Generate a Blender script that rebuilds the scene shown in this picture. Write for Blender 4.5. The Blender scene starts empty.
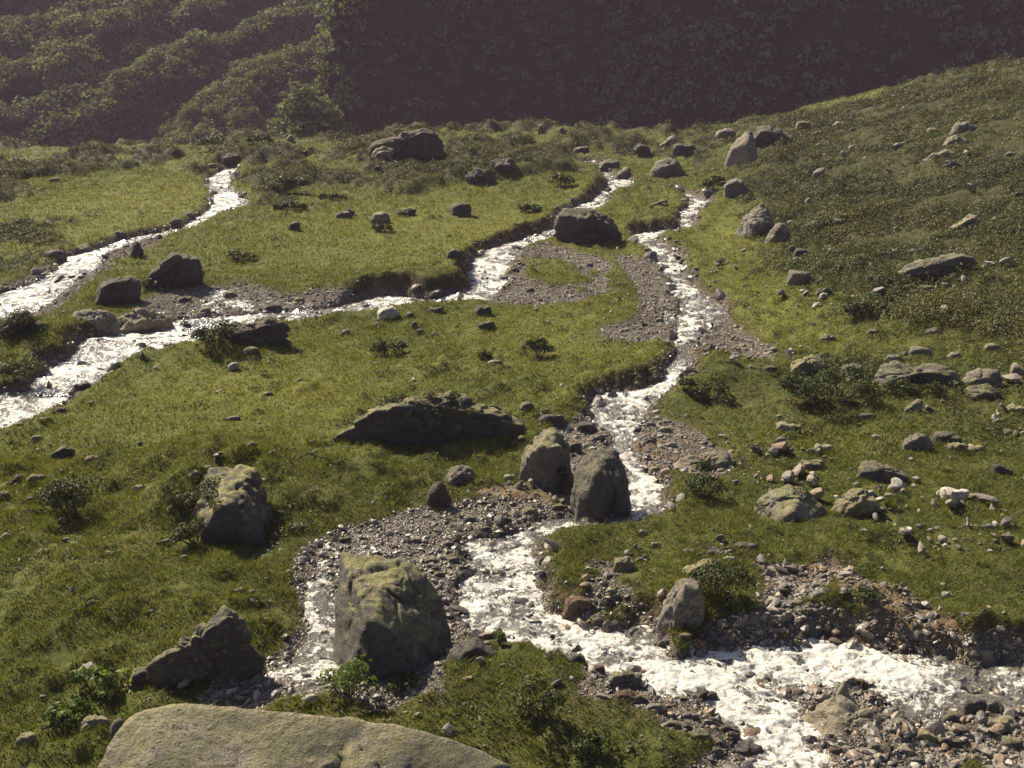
import bpy, math, random
import numpy as np
from mathutils import Vector
R_ = math.radians
rng = np.random.default_rng(7)
random.seed(7)
F32 = np.float32

# ---------------------------------------------------------------- scene, camera
scene = bpy.context.scene
col = scene.collection
world = bpy.data.worlds.new("World"); scene.world = world; world.use_nodes = True
FPX, PITCH = 1098.0, R_(14.0)
CAM = np.array([0.0, 0.0, 13.45])
cd = bpy.data.cameras.new("camera"); cam = bpy.data.objects.new("camera", cd); col.objects.link(cam)
cam.location = CAM; cam.rotation_euler = (R_(90) - PITCH, 0, 0)
cd.sensor_width = 36.0; cd.lens = FPX / 1024 * 36.0; cd.clip_end = 2000; cd.clip_start = 0.1
scene.camera = cam
FWD = np.array([0, math.cos(PITCH), -math.sin(PITCH)]); UPV = np.array([0, math.sin(PITCH), math.cos(PITCH)])

# ---------------------------------------------------------------- noise
def _h(ix, iy, iz, seed):
    n = (ix.astype(np.int64) * 374761393 + iy.astype(np.int64) * 668265263 + iz.astype(np.int64) * 2147483647 + seed * 974634777) & 0xFFFFFFFF
    n = ((n ^ (n >> 13)) * 1274126177) & 0xFFFFFFFF
    n = ((n ^ (n >> 16)) * 2246822519) & 0xFFFFFFFF
    return ((n ^ (n >> 15)) & 0xFFFFFF).astype(F32) / F32(0xFFFFFF)
def vn2(x, y, seed=0):
    x0 = np.floor(x); y0 = np.floor(y); fx = (x - x0).astype(F32); fy = (y - y0).astype(F32)
    fx = fx * fx * fx * (fx * (fx * 6 - 15) + 10); fy = fy * fy * fy * (fy * (fy * 6 - 15) + 10)
    z = np.zeros_like(x0)
    a = _h(x0, y0, z, seed); b = _h(x0 + 1, y0, z, seed); c = _h(x0, y0 + 1, z, seed); d = _h(x0 + 1, y0 + 1, z, seed)
    return (a + (b - a) * fx) * (1 - fy) + (c + (d - c) * fx) * fy
def fbm2(x, y, octv=4, seed=0, gain=.5):
    x = np.asarray(x, dtype=np.float64); y = np.asarray(y, dtype=np.float64)
    s = 0; a = 1.0; t = 0
    for o in range(octv):
        s = s + a * vn2(x * 2 ** o + 17.3 * o, y * 2 ** o - 9.1 * o, seed + o); t += a; a *= gain
    return s / t * 2 - 1
def vn3(p, seed=0):
    p0 = np.floor(p); f = (p - p0).astype(F32); f = f * f * f * (f * (f * 6 - 15) + 10)
    r = 0
    for i in (0, 1):
        for j in (0, 1):
            for k in (0, 1):
                w = (f[:, 0] if i else 1 - f[:, 0]) * (f[:, 1] if j else 1 - f[:, 1]) * (f[:, 2] if k else 1 - f[:, 2])
                r = r + w * _h(p0[:, 0] + i, p0[:, 1] + j, p0[:, 2] + k, seed)
    return r
def fbm3(p, octv=4, seed=0, gain=.5):
    s = 0; a = 1.0; t = 0
    for o in range(octv):
        s = s + a * vn3(p * 2 ** o + 13.7 * o, seed + o); t += a; a *= gain
    return s / t * 2 - 1
def sst(a, b, x):
    t = np.clip((x - a) / (b - a), 0, 1); return t * t * (3 - 2 * t)

# ---------------------------------------------------------------- the lie of the land
BUMPS = []          # x, y, radius x, radius y, height
def base(x, y):
    x = np.asarray(x, float); y = np.asarray(y, float)
    z = 0.073 * y
    foot = 15.0 + 0.07 * np.clip(y - 50, -20, 200)
    q = (x - foot) / 4.0
    z = z + 0.262 * 4.0 * np.logaddexp(0, np.clip(q, -40, 60)) * sst(24, 52, y)
    yc = 143 + 12 * np.exp(-((x / np.maximum(y, 1) + .12) / .16) ** 2) - 6 * sst(-.2, -.4, x / np.maximum(y, 1)) + 6 * np.sin(x * .06) + 3 * np.sin(x * .17 + 1)
    dq = (y - yc) / 5.0
    z = z - 0.62 * 5.0 * np.logaddexp(0, np.clip(dq, -40, 60))
    z = z + 0.35 * np.sin(x * .11 + y * .05) * np.sin(y * .09 + 1.2) * sst(26, 50, y)
    for bx, by, rx, ry, h in BUMPS:
        z = z + h * np.exp(-(((x - bx) / rx) ** 2 + ((y - by) / ry) ** 2))
    return z
def rays(P):
    P = np.asarray(P, float).reshape(-1, 2)
    a = (P[:, 0] - 512) / FPX; b = -(P[:, 1] - 384) / FPX
    return np.stack([a, FWD[1] + b * UPV[1], FWD[2] + b * UPV[2]], 1)
TS = np.concatenate([np.geomspace(9, 330, 900)])
def unproject(P, fn, off=0.0):
    D = rays(P); out = []
    for d in D:
        p = CAM + TS[:, None] * d
        g = p[:, 2] - fn(p[:, 0], p[:, 1]) - off
        k = np.argmax(g < 0) if (g < 0).any() else len(TS) - 1
        k = max(k, 1); w = g[k - 1] / (g[k - 1] - g[k] + 1e-9); w = min(max(w, 0), 1)
        out.append(CAM + (TS[k - 1] + (TS[k] - TS[k - 1]) * w) * d)
    return np.array(out)
def bump(px, py, rx, ry, h):
    p = unproject([(px, py)], base)[0]; return (p[0], p[1], rx, ry, h)
_b = [bump(455, 705, 4.0, 1.6, .55), bump(250, 490, 4.5, 3.0, .5), bump(205, 478, 2.2, 1.6, .5), bump(196, 525, 1.5, 1.3, 1.0), bump(222, 470, 2.4, 1.5, .5), bump(210, 352, 3.0, 2.0, .6), bump(100, 600, 7, 4, .5),
      bump(410, 150, 9, 7, 1.7), bump(360, 138, 10, 6, 1.2), bump(520, 140, 12, 7, .9), bump(640, 140, 9, 6, .7), bump(150, 148, 20, 8, .8), (-32.5, 179.0, 8.0, 7.0, 17.5), bump(770, 138, 8, 6, .6), bump(500, 175, 5, 5, .9), bump(590, 150, 5, 4, .6), bump(300, 160, 9, 7, .8), bump(120, 150, 12, 6, .5),
      bump(640, 215, 4, 4, .35), bump(45, 345, 4, 2.0, .5), bump(740, 372, 4, 2, .35)]
BUMPS += _b

# ---------------------------------------------------------------- streams and gravel, traced as outlines on the ground
WATER = [
 # far stream running out past the dark blocks
 [(225,168),(208,179),(206,186),(213,196),(210,210),(192,220),(182,229),(162,232),(131,237),(107,246),(93,252),(67,258),(57,269),(41,281),(21,288),(0,293),(-90,318),(-90,345),(0,322),(7,319),(34,312),(55,301),(65,288),(93,271),(103,253),(127,246),(151,238),(165,238),(186,233),(203,224),(220,216),(247,209),(249,203),(229,188),(237,168)],
 # middle stream, past the fork boulder and out along the gravel
 [(583,161),(583,166),(599,169),(607,186),(592,201),(573,208),(556,215),(551,229),(525,237),(498,247),(487,250),(473,260),(470,275),(467,290),(429,300),(405,296),(374,296),(357,302),(330,309),(282,313),(220,317),(179,320),(160,325),(148,334),(113,333),(82,341),(76,353),(48,369),(34,382),(21,391),(0,394),(-100,420),(-110,480),(0,436),(21,427),(41,417),(69,404),(89,389),(103,376),(124,362),(144,354),(172,351),(196,344),(220,331),(289,327),(309,324),(330,318),(352,316),(377,313),(412,308),(449,306),(484,303),(504,285),(508,271),(522,251),(548,240),(575,232),(590,215),(607,207),(611,194),(632,188),(632,181),(611,176),(601,162)],
 # short far reach of the other branch
 [(675,191),(688,199),(686,207),(677,220),(679,228),(655,231),(632,235),(638,247),(651,252),(663,271),(671,288),(683,305),(683,329),(676,346),(669,363),(659,381),(628,392),(604,395),(590,405),(592,418),(604,432),(611,443),(611,456),(628,470),(630,495),(620,520),(583,528),(573,519),(556,521),(528,528),(484,541),(456,549),(473,566),(467,590),(460,607),(470,632),(487,640),(511,647),(542,655),(573,665),(597,674),(642,685),(663,692),(700,692),(724,717),(748,741),(760,775),(820,775),(812,730),(785,700),(770,684),(800,684),(830,682),(864,682),(885,698),(909,716),(926,726),(957,709),(981,698),(1024,707),(1450,800),(1450,735),(1024,671),(1002,667),(971,672),(957,664),(919,660),(892,653),(858,652),(837,642),(810,639),(785,648),(741,650),(703,655),(672,660),(660,628),(638,622),(611,634),(583,632),(563,618),(542,608),(528,587),(533,545),(545,538),(583,532),(605,530),(632,529),(650,520),(659,511),(652,484),(638,463),(642,453),(632,443),(638,429),(645,412),(666,398),(688,377),(693,381),(694,357),(690,346),(706,330),(727,310),(703,295),(687,281),(681,267),(680,256),(656,239),(690,231),(696,225),(694,217),(708,206),(710,198)],
]
SHIMMER = [[(429,508),(470,500),(530,502),(560,518),(484,545),(456,552),(470,575),(462,600),(440,560),(345,548),(336,560),(331,600),(336,640),(338,672),(318,692),(262,693),(232,682),(275,655),(306,632),(302,600),(300,568),(314,545),(345,531),(390,521)],
 [(145,305),(160,292),(235,286),(290,296),(340,300),(290,314),(220,318),(150,324)],
 [(655,275),(690,300),(700,335),(686,345),(665,330),(660,300)]]
GRAVEL = [
 [(429,505),(480,495),(540,498),(580,515),(556,524),(484,545),(460,552),(476,570),(470,600),(470,640),(455,652),(440,690),(330,690),(312,696),(250,697),(212,694),(240,672),(285,648),(308,620),(297,592),(297,565),(310,541),(345,528),(390,520)],
 [(545,243),(600,256),(609,268),(606,290),(580,302),(540,304),(505,304),(490,300),(505,280),(520,255)],
 [(140,300),(160,290),(235,283),(290,293),(355,296),(374,298),(350,307),(290,316),(220,320),(150,325)],
 [(618,252),(650,258),(668,280),(686,305),(686,342),(640,342),(598,337),(603,327),(632,318),(645,300),(625,275)],
 [(695,285),(715,298),(732,320),(752,335),(772,345),(768,360),(745,357),(720,345),(690,348),(690,330),(706,326)],
 [(640,412),(690,428),(735,452),(738,478),(700,482),(670,472),(652,480),(640,455)],
 [(575,470),(572,440),(560,425),(590,415),(604,432),(612,456)],
 [(590,560),(620,555),(640,575),(632,600),(600,608),(585,590)],
 [(640,535),(690,545),(760,560),(830,572),(850,590),(830,612),(900,640),(1000,645),(1450,720),(1450,840),(640,800),(690,740),(640,720),(590,690),(590,672),(645,690),(672,660),(690,640),(730,612),(700,590),(735,580),(680,560),(640,548)],
 [(0,286),(60,262),(120,240),(160,228),(165,240),(110,262),(60,306),(0,330)],
 [(560,425),(545,470),(575,520),(625,500),(615,450),(590,410)],
]
ISLES = [(557,272,34,17), (150,271,0,0)]        # grass on the gravel bar
OCHRE = [[(800,566),(838,560),(852,580),(900,608),(880,640),(840,606)], [(855,628),(900,600),(960,640),(985,655),(940,662),(880,646)], [(450,490),(540,480),(560,500),(500,505)], [(640,428),(670,440),(680,465),(640,460)]]
HEATH = [([(700,128),(742,172),(760,215),(790,262),(842,312),(905,322),(1024,330),(1300,330),(1300,20),(1024,60),(900,95),(830,112),(770,120)], 1.0),
         ([(-200,128),(230,120),(420,105),(600,112),(740,122),(720,170),(640,160),(560,172),(440,185),(270,215),(215,175),(190,158),(60,180),(0,205),(-200,215)], .85),
         ([(-100,200),(60,215),(40,262),(-100,300)], .7),
         ([(745,340),(820,350),(1024,345),(1100,420),(900,430),(760,420),(690,400),(690,380)], .35),
         ([(225,470),(290,470),(330,520),(290,560),(230,545)], .3)]
LUSH = [(130,205,120,40),(470,230,170,45),(760,300,70,60),(560,330,120,40),(250,390,180,50),(720,230,50,40)]

NR, NC = 780, 800
Y0, Y1, UM, UO = 5.0, 245.0, 0.82, 8.0
LR = math.log(Y1 / Y0)
gy = Y0 * np.exp(LR * np.linspace(0, 1, NR)); gu = np.linspace(-UM, UM, NC)
GY, GU = np.meshgrid(gy, gu, indexing='ij'); GX = GU * (GY + UO)

def seg_sdf(X, Y, poly):
    d2 = np.full(X.shape, 1e9, F32); inside = np.zeros(X.shape, bool)
    n = len(poly)
    for i in range(n):
        ax, ay = poly[i]; bx, by = poly[(i + 1) % n]
        ex, ey = bx - ax, by - ay; wx, wy = X - ax, Y - ay
        t = np.clip((wx * ex + wy * ey) / (ex * ex + ey * ey + 1e-12), 0, 1)
        dx = wx - ex * t; dy = wy - ey * t
        d2 = np.minimum(d2, dx * dx + dy * dy)
        c = ((ay > Y) != (by > Y))
        if ay != by: inside ^= c & (X < (bx - ax) * (Y - ay) / (by - ay) + ax)
    d = np.sqrt(d2); return np.where(inside, -d, d)
def field(polys_px, off=0.0, far=6.0, fn=base):
    S = np.full(GX.shape, far, F32)
    for pp in polys_px:
        w = unproject(pp, fn, off)[:, :2]
        lo = w.min(0) - far; hi = w.max(0) + far
        m = (GX > lo[0]) & (GX < hi[0]) & (GY > lo[1]) & (GY < hi[1])
        if m.any():
            S[m] = np.minimum(S[m], seg_sdf(GX[m].astype(F32), GY[m].astype(F32), w))
    return S
WDROP = 0.24
SW = field(WATER, -WDROP)
nz1 = fbm2(GX * .9, GY * .9, 4, 3)
SW = SW + 0.30 * nz1 + .22 * fbm2(GX * 2.6, GY * 2.6, 3, 5) - .16 + .06 * sst(60, 100, GY)
SS = field(SHIMMER) + .25 * nz1
SG = field(GRAVEL) + 0.5 * fbm2(GX * .7, GY * .7, 4, 11)
RB = sst(1.5, 3.5, GX) * sst(34, 32, GY) * sst(.2, .9, SW)
SG = SG + RB * (.75 + 1.6 * fbm2(GX * .55, GY * .75, 3, 13))
SO = field(OCHRE) + 0.4 * fbm2(GX * .9, GY * .9, 4, 19)
for (ix, iy, rx, ry) in ISLES[:1]:
    c = unproject([(ix, iy), (ix + rx, iy), (ix, iy + ry)], base)
    e = np.sqrt(((GX - c[0, 0]) / (c[1, 0] - c[0, 0])) ** 2 + ((GY - c[0, 1]) / (c[0, 1] - c[2, 1])) ** 2)
    SG = np.maximum(SG, (1 - e) * 2.4 + 1.5 * fbm2(GX * .8, GY * .8, 3, 8))
HE = np.zeros(GX.shape, F32)
for poly, v in HEATH:
    s = field([poly], 0, 8.0)
    HE = np.maximum(HE, v * sst(2.5, -2.5, s + 3.0 * fbm2(GX * .16, GY * .16, 4, 23)))
MOUND = fbm2(GX * .24, GY * .15, 3, 45)
HE = np.where((GX < .16 * GY) & (GY > 62), HE * (.06 + 1.1 * sst(-.0, .08, MOUND)), HE)
HE = HE * sst(0.2, 1.2, SW) * sst(-.1, .8, SG)
LU = np.zeros(GX.shape, F32)
for (ix, iy, rx, ry) in LUSH:
    c = unproject([(ix, iy), (ix + rx, iy), (ix, iy - ry), (ix, iy + ry)], base)
    e = ((GX - c[0, 0]) / (c[1, 0] - c[0, 0])) ** 2 + ((GY - c[0, 1]) / (.5 * (c[2, 1] - c[3, 1]))) ** 2
    LU = np.maximum(LU, np.exp(-e * 1.1))
LU = LU * (1 - HE)

GZ = base(GX, GY)
far_k = sst(30, 130, GY)
tus = np.maximum(0, fbm2(GX * 1.1, GY * 1.1, 3, 43)) * sst(-.25, .2, fbm2(GX * .12, GY * .12, 3, 44) + .5 * sst(2, -8, GX) * sst(40, 26, GY))
hum = fbm2(GX * .45, GY * .45, 4, 31)
hum2 = fbm2(GX * 1.6, GY * 1.6, 3, 37)
land = sst(-.1, 1.2, SW)
GZ = GZ + land * .42 * tus * sst(.3, 1.0, SG)
GZ = GZ + land * (0.16 * hum + 0.05 * hum2) * (1 + 1.2 * HE) + HE * land * (0.6 * np.maximum(0, fbm2(GX * .28, GY * .28, 3, 41)) + .15 * far_k * hum) + HE * land * .45 * np.maximum(0, fbm2(GX * .55, GY * .4, 2, 46)) * far_k
GZ = GZ + 1.7 * np.clip(MOUND + .02, 0, .5) * sst(66, 90, GY) * (GX < .16 * GY) * sst(.3, 2.0, SW) * sst(0, .5, HE)
crestk = sst(95, 135, GY)
GZ = GZ + crestk * land * (1.3 * np.maximum(0, fbm2(GX * .13, GY * .13, 4, 47)) + .5 * fbm2(GX * .5, GY * .5, 3, 51))
# banks lifted a little beside the water, gravel beds sunk, water beds cut
GZ = GZ + 0.18 * np.exp(-((SW - .7) / .6) ** 2) * sst(.1, .8, SG)
GZ = GZ + .16 * np.exp(-((SW - .35) / .45) ** 2) * fbm2(GX * 2.2, GY * 2.2, 3, 57)
GZ = GZ - 0.12 * sst(.3, -.4, SG) * (SW > -9) + 0.05 * sst(.1, -.5, SG) * fbm2(GX * 3, GY * 3, 3, 61)
GZ = GZ - (0.52 * sst(.18, -.45, SW)) + 0.09 * sst(0, -.5, SW) * fbm2(GX * 1.4, GY * 1.4, 4, 67)
# dark cut banks facing the viewer
CUTS = [([(345,292),(400,288),(440,284),(470,270)], .55), ([(395,282),(430,278),(460,268)], .35), ([(30,345),(80,330)], .35), ([(470,262),(520,235),(550,222)], .4),
        ([(600,222),(640,228),(680,222)], .35), ([(590,400),(625,386),(668,372)], .3), ([(540,590),(580,610),(650,612),(700,600)], .35), ([(700,548),(760,552),(810,560)], .3), ([(860,628),(930,640),(1000,640)], .35), ([(580,195),(600,180)], .4)]
for pts, h in CUTS:
    w = unproject(pts, base)[:, :2]
    m = (GX > w[:, 0].min() - 6) & (GX < w[:, 0].max() + 6) & (GY > w[:, 1].min() - 6) & (GY < w[:, 1].max() + 6)
    X, Y = GX[m], GY[m]; dd = np.full(X.shape, 1e9)
    for i in range(len(w) - 1):
        a, b = w[i], w[i + 1]; e = b - a
        t = np.clip(((X - a[0]) * e[0] + (Y - a[1]) * e[1]) / (e @ e), 0, 1)
        dd = np.minimum(dd, (X - a[0] - e[0] * t) ** 2 + (Y - a[1] - e[1] * t) ** 2)
    GZ[m] += h * np.exp(-dd / 1.7 ** 2) * sst(.05, .45, SW[m])

def _idx(x, y):
    t = np.log(np.maximum(y, Y0) / Y0) / LR * (NR - 1); s = (x / (y + UO) + UM) / (2 * UM) * (NC - 1)
    t = np.clip(t, 0, NR - 1.001); s = np.clip(s, 0, NC - 1.001)
    i = t.astype(int); j = s.astype(int); return i, j, t - i, s - j
def samp(Fd, x, y):
    x = np.asarray(x, float); y = np.asarray(y, float); i, j, a, b = _idx(x, y)
    return (Fd[i, j] * (1 - b) + Fd[i, j + 1] * b) * (1 - a) + (Fd[i + 1, j] * (1 - b) + Fd[i + 1, j + 1] * b) * a
def ground(x, y): return samp(GZ, x, y)

# ---------------------------------------------------------------- mesh helpers
def raw_mesh(name, V, Fc, smooth=True, attrs=None, uv=None):
    """V (n,3); Fc (m,k) faces of k corners"""
    me = bpy.data.meshes.new(name); V = np.ascontiguousarray(V, F32); Fc = np.ascontiguousarray(Fc, np.int32)
    m, k = Fc.shape
    me.vertices.add(len(V)); me.vertices.foreach_set('co', V.ravel())
    me.loops.add(m * k); me.loops.foreach_set('vertex_index', Fc.ravel())
    me.polygons.add(m); me.polygons.foreach_set('loop_start', np.arange(0, m * k, k, dtype=np.int32))
    me.polygons.foreach_set('use_smooth', np.full(m, smooth, bool))
    for a, v in (attrs or {}).items():
        v = np.asarray(v, F32)
        if v.ndim == 1:
            at = me.attributes.new(a, 'FLOAT', 'POINT'); at.data.foreach_set('value', v)
        else:
            at = me.attributes.new(a, 'FLOAT_COLOR', 'POINT'); at.data.foreach_set('color', v.ravel())
    me.update(calc_edges=True); me.validate()
    return me
def link(name, me, mat=None, parent=None, loc=(0, 0, 0)):
    o = bpy.data.objects.new(name, me); col.objects.link(o); o.location = loc
    if mat is not None and me is not None and not me.materials: me.materials.append(mat)
    if parent is not None: o.parent = parent
    return o
def tag(o, label, cat, group=None):
    o['label'] = label; o['category'] = cat
    if group: o['group'] = group
    return o
def kind(o, k): o['kind'] = k; return o

# ---------------------------------------------------------------- node helpers
class NT:
    def __init__(s, name):
        s.m = bpy.data.materials.new(name); s.m.use_nodes = True; s.t = s.m.node_tree; s.t.nodes.clear()
        s.out = s.n('ShaderNodeOutputMaterial')
    def n(s, ty, **kw):
        nd = s.t.nodes.new(ty)
        for k, v in kw.items():
            if k == 'inp':
                for a, b in v.items(): s.put(nd, a, b)
            else: setattr(nd, k, v)
        return nd
    def put(s, nd, a, b):
        i = nd.inputs[a]
        if isinstance(b, bpy.types.NodeSocket): s.t.links.new(b, i)
        elif isinstance(b, (tuple, list)) and i.type == 'RGBA' and len(b) == 3: i.default_value = (*b, 1)
        else: i.default_value = b
    def attr(s, name, o='Fac'): return s.n('ShaderNodeAttribute', attribute_name=name).outputs[o]
    def noise(s, vec, scale, det=4, rough=.55, o='Fac', dist=0.0):
        return s.n('ShaderNodeTexNoise', inp={'Vector': vec, 'Scale': scale, 'Detail': det, 'Roughness': rough, 'Distortion': dist}).outputs[o]
    def math(s, op, a, b=0.0, clamp=False):
        nd = s.n('ShaderNodeMath', operation=op, use_clamp=clamp); s.put(nd, 0, a); s.put(nd, 1, b); return nd.outputs[0]
    def ramp(s, x, lo, hi, a=0.0, b=1.0):
        nd = s.n('ShaderNodeMapRange', interpolation_type='SMOOTHSTEP', inp={'Value': x, 'From Min': lo, 'From Max': hi, 'To Min': a, 'To Max': b}); return nd.outputs[0]
    def mix(s, f, a, b, blend='MIX'):
        nd = s.n('ShaderNodeMix', data_type='RGBA', blend_type=blend)
        s.put(nd, 0, f); s.put(nd, 6, a); s.put(nd, 7, b); return nd.outputs[2]
    def obj(s): return s.n('ShaderNodeTexCoord').outputs['Object']
    def bump(s, h, strength, dist, normal=None):
        nd = s.n('ShaderNodeBump', inp={'Height': h, 'Strength': strength, 'Distance': dist})
        if normal is not None: s.put(nd, 'Normal', normal)
        return nd.outputs[0]
    def pbsdf(s, **kw):
        nd = s.n('ShaderNodeBsdfPrincipled')
        for k, v in kw.items(): s.put(nd, k.replace('_', ' '), v)
        return nd.outputs[0]
    def done(s, sh, vol=None):
        if sh is not None: s.t.links.new(sh, s.out.inputs['Surface'])
        if vol is not None: s.t.links.new(vol, s.out.inputs['Volume'])
        return s.m

def mat_ground():
    t = NT('meadow_soil'); v = t.obj(); z = t.n('ShaderNodeSeparateColor', inp={'Color': t.attr('zone', 'Color')})
    gr, he, lu = z.outputs[0], z.outputs[1], z.outputs[2]
    dirt = t.attr('dirt'); och = t.attr('ochre')
    n1 = t.noise(v, .35, 6, .6); n2 = t.noise(v, 2.2, 6, .65); n3 = t.noise(v, 11, 5, .7)
    g = t.mix(t.ramp(n1, .35, .65), (.062, .076, .015), (.095, .098, .022))
    g = t.mix(t.math('MULTIPLY', lu, t.ramp(n2, .25, .6)), g, (.125, .130, .022))
    g = t.mix(t.ramp(n2, .52, .72, 0, .75), g, (.050, .046, .014))
    g = t.mix(t.ramp(n3, .55, .75, 0, .6), g, (.105, .092, .034))
    h = t.mix(t.ramp(n2, .35, .65), (.030, .036, .014), (.062, .058, .022))
    c = t.mix(he, g, h)
    c = t.mix(t.math('MULTIPLY', dirt, t.ramp(n2, .2, .6, .5, 1)), c, t.mix(n3, (.040, .026, .014), (.085, .062, .036)))
    vo = t.n('ShaderNodeTexVoronoi', inp={'Vector': v, 'Scale': 6.5, 'Randomness': 1.0})
    vo2 = t.n('ShaderNodeTexVoronoi', inp={'Vector': v, 'Scale': 15, 'Randomness': 1.0})
    sx = t.n('ShaderNodeSeparateColor', inp={'Color': vo2.outputs['Color']}).outputs[0]
    st = t.mix(sx, (.15, .132, .108), (.43, .385, .315))
    st = t.mix(t.ramp(vo2.outputs['Distance'], .25, .6, 0, .75), st, (.05, .04, .03))
    st = t.mix(t.ramp(n1, .42, .6, 0, .6), st, t.mix(1.0, st, (.62, .50, .40), 'MULTIPLY'))
    c = t.mix(gr, c, st)
    c = t.mix(t.math('MULTIPLY', och, t.ramp(n2, .3, .55)), c, t.mix(n3, (.125, .078, .036), (.24, .175, .10)))
    hgt = t.math('ADD', t.math('MULTIPLY', n3, .6), t.math('MULTIPLY', n2, 1.2))
    hgt = t.math('SUBTRACT', hgt, t.math('MULTIPLY', gr, t.math('MULTIPLY', vo2.outputs['Distance'], 1.0)))
    nb = t.bump(hgt, .9, .12)
    return t.done(t.pbsdf(Base_Color=c, Roughness=.9, Specular_IOR_Level=.15, Normal=nb))

def mat_rock():
    t = NT('rough_stone'); tc = t.obj(); oi = t.n('ShaderNodeObjectInfo')
    off = t.n('ShaderNodeVectorMath', operation='SCALE', inp={0: (37., 17., 51.), 'Scale': oi.outputs['Random']}).outputs[0]
    v = t.n('ShaderNodeVectorMath', operation='ADD', inp={0: tc, 1: off}).outputs[0]
    tint = oi.outputs['Color']; al = oi.outputs['Alpha']
    n1 = t.noise(v, .9, 8, .62); n2 = t.noise(v, 5, 8, .68); n3 = t.noise(v, 26, 6, .7)
    nrm = t.n('ShaderNodeSeparateXYZ', inp={0: t.n('ShaderNodeNewGeometry').outputs['Normal']}).outputs[2]
    c = t.mix(t.ramp(n1, .3, .7, 0, 1), t.mix(1.0, tint, (.62, .60, .58), 'MULTIPLY'), t.mix(1.0, tint, (1.25, 1.22, 1.15), 'MULTIPLY'))
    c = t.mix(t.ramp(n2, .55, .75, 0, .8), c, t.mix(1.0, tint, (.38, .36, .36), 'MULTIPLY'))
    c = t.mix(t.ramp(n2, .22, .42, .55, 0), c, t.mix(1.0, tint, (1.5, 1.5, 1.35), 'MULTIPLY'))
    c = t.mix(t.ramp(n3, .6, .72, 0, .7), c, (.035, .03, .028))
    n4 = t.noise(v, 7, 6, .75, dist=.3)
    c = t.mix(t.math('MULTIPLY', t.ramp(n4, .54, .60, 0, .8), t.ramp(n1, .36, .58)), c, (.045, .04, .036))
    up = t.ramp(nrm, .25, .85)
    l1 = t.math('MULTIPLY', t.math('MULTIPLY', up, al), t.ramp(t.noise(v, 2.3, 7, .7), .38, .56))
    c = t.mix(l1, c, t.mix(n2, (.15, .145, .05), (.36, .33, .15)))  # lichen on upward faces; its pale colour also paints sunlit brightness on tops
    n5 = t.noise(v, 17, 4, .65)
    c = t.mix(t.ramp(n5, .60, .66, 0, .8), c, (.03, .027, .025))
    c = t.mix(t.ramp(n5, .30, .36, .6, 0), c, (.42, .39, .30))
    l2 = t.math('MULTIPLY', t.ramp(t.noise(v, 8, 5, .7, dist=.4), .6, .68), .5)
    c = t.mix(l2, c, (.33, .31, .22))
    h = t.math('ADD', t.math('MULTIPLY', n2, 1.0), t.math('MULTIPLY', n3, .35)); h = t.math('ADD', h, t.math('MULTIPLY', n1, 1.5))
    lay = t.noise(t.n('ShaderNodeMapping', inp={0: v, 2: (.6, .4, .3), 3: (1., 1., 2.2)}).outputs[0], 1.6, 6, .6)
    h = t.math('ADD', h, t.math('MULTIPLY', lay, .9))
    return t.done(t.pbsdf(Base_Color=c, Roughness=.82, Specular_IOR_Level=.3, Normal=t.bump(h, 1.0, .18)))

def mat_gravel():
    t = NT('stream_gravel'); v = t.obj(); tone = t.attr('tone'); wet = t.attr('wet')
    c = t.n('ShaderNodeValToRGB'); t.put(c, 'Fac', tone); r = c.color_ramp
    r.elements[0].color = (.055, .047, .042, 1); r.elements[1].color = (.46, .42, .36, 1)
    for p, q in ((.35, (.15, .13, .11)), (.6, (.25, .225, .19)), (.8, (.24, .17, .10)), (.86, (.33, .30, .26))):
        e = r.elements.new(p); e.color = (*q, 1)
    n2 = t.noise(v, 20, 5, .7)
    cc = t.mix(t.ramp(n2, .35, .7, 0, .6), c.outputs[0], (.07, .06, .052))
    cc = t.mix(t.math('MULTIPLY', wet, .38), cc, t.mix(1.0, cc, (.45, .42, .40), 'MULTIPLY'))
    rg = t.ramp(wet, 0, 1, .85, .22)
    return t.done(t.pbsdf(Base_Color=cc, Roughness=rg, Specular_IOR_Level=.5, Normal=t.bump(n2, .5, .03)))

def mat_leaf(name, stops, transl=.35, rough=.6):
    t = NT(name); tone = t.attr('tone')
    c = t.n('ShaderNodeValToRGB'); t.put(c, 'Fac', tone); r = c.color_ramp
    r.elements[0].color = (*stops[0], 1); r.elements[1].color = (*stops[-1], 1)
    for i, q in enumerate(stops[1:-1]):
        e = r.elements.new((i + 1) / (len(stops) - 1)); e.color = (*q, 1)
    p = t.pbsdf(Base_Color=c.outputs[0], Roughness=rough, Specular_IOR_Level=.25)
    tr = t.n('ShaderNodeBsdfTranslucent', inp={'Color': t.mix(1.0, c.outputs[0], (1.25, 1.2, .6), 'MULTIPLY')}).outputs[0]
    m = t.n('ShaderNodeMixShader', inp={0: transl}); t.t.links.new(p, m.inputs[1]); t.t.links.new(tr, m.inputs[2])
    return t.done(m.outputs[0])

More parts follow.
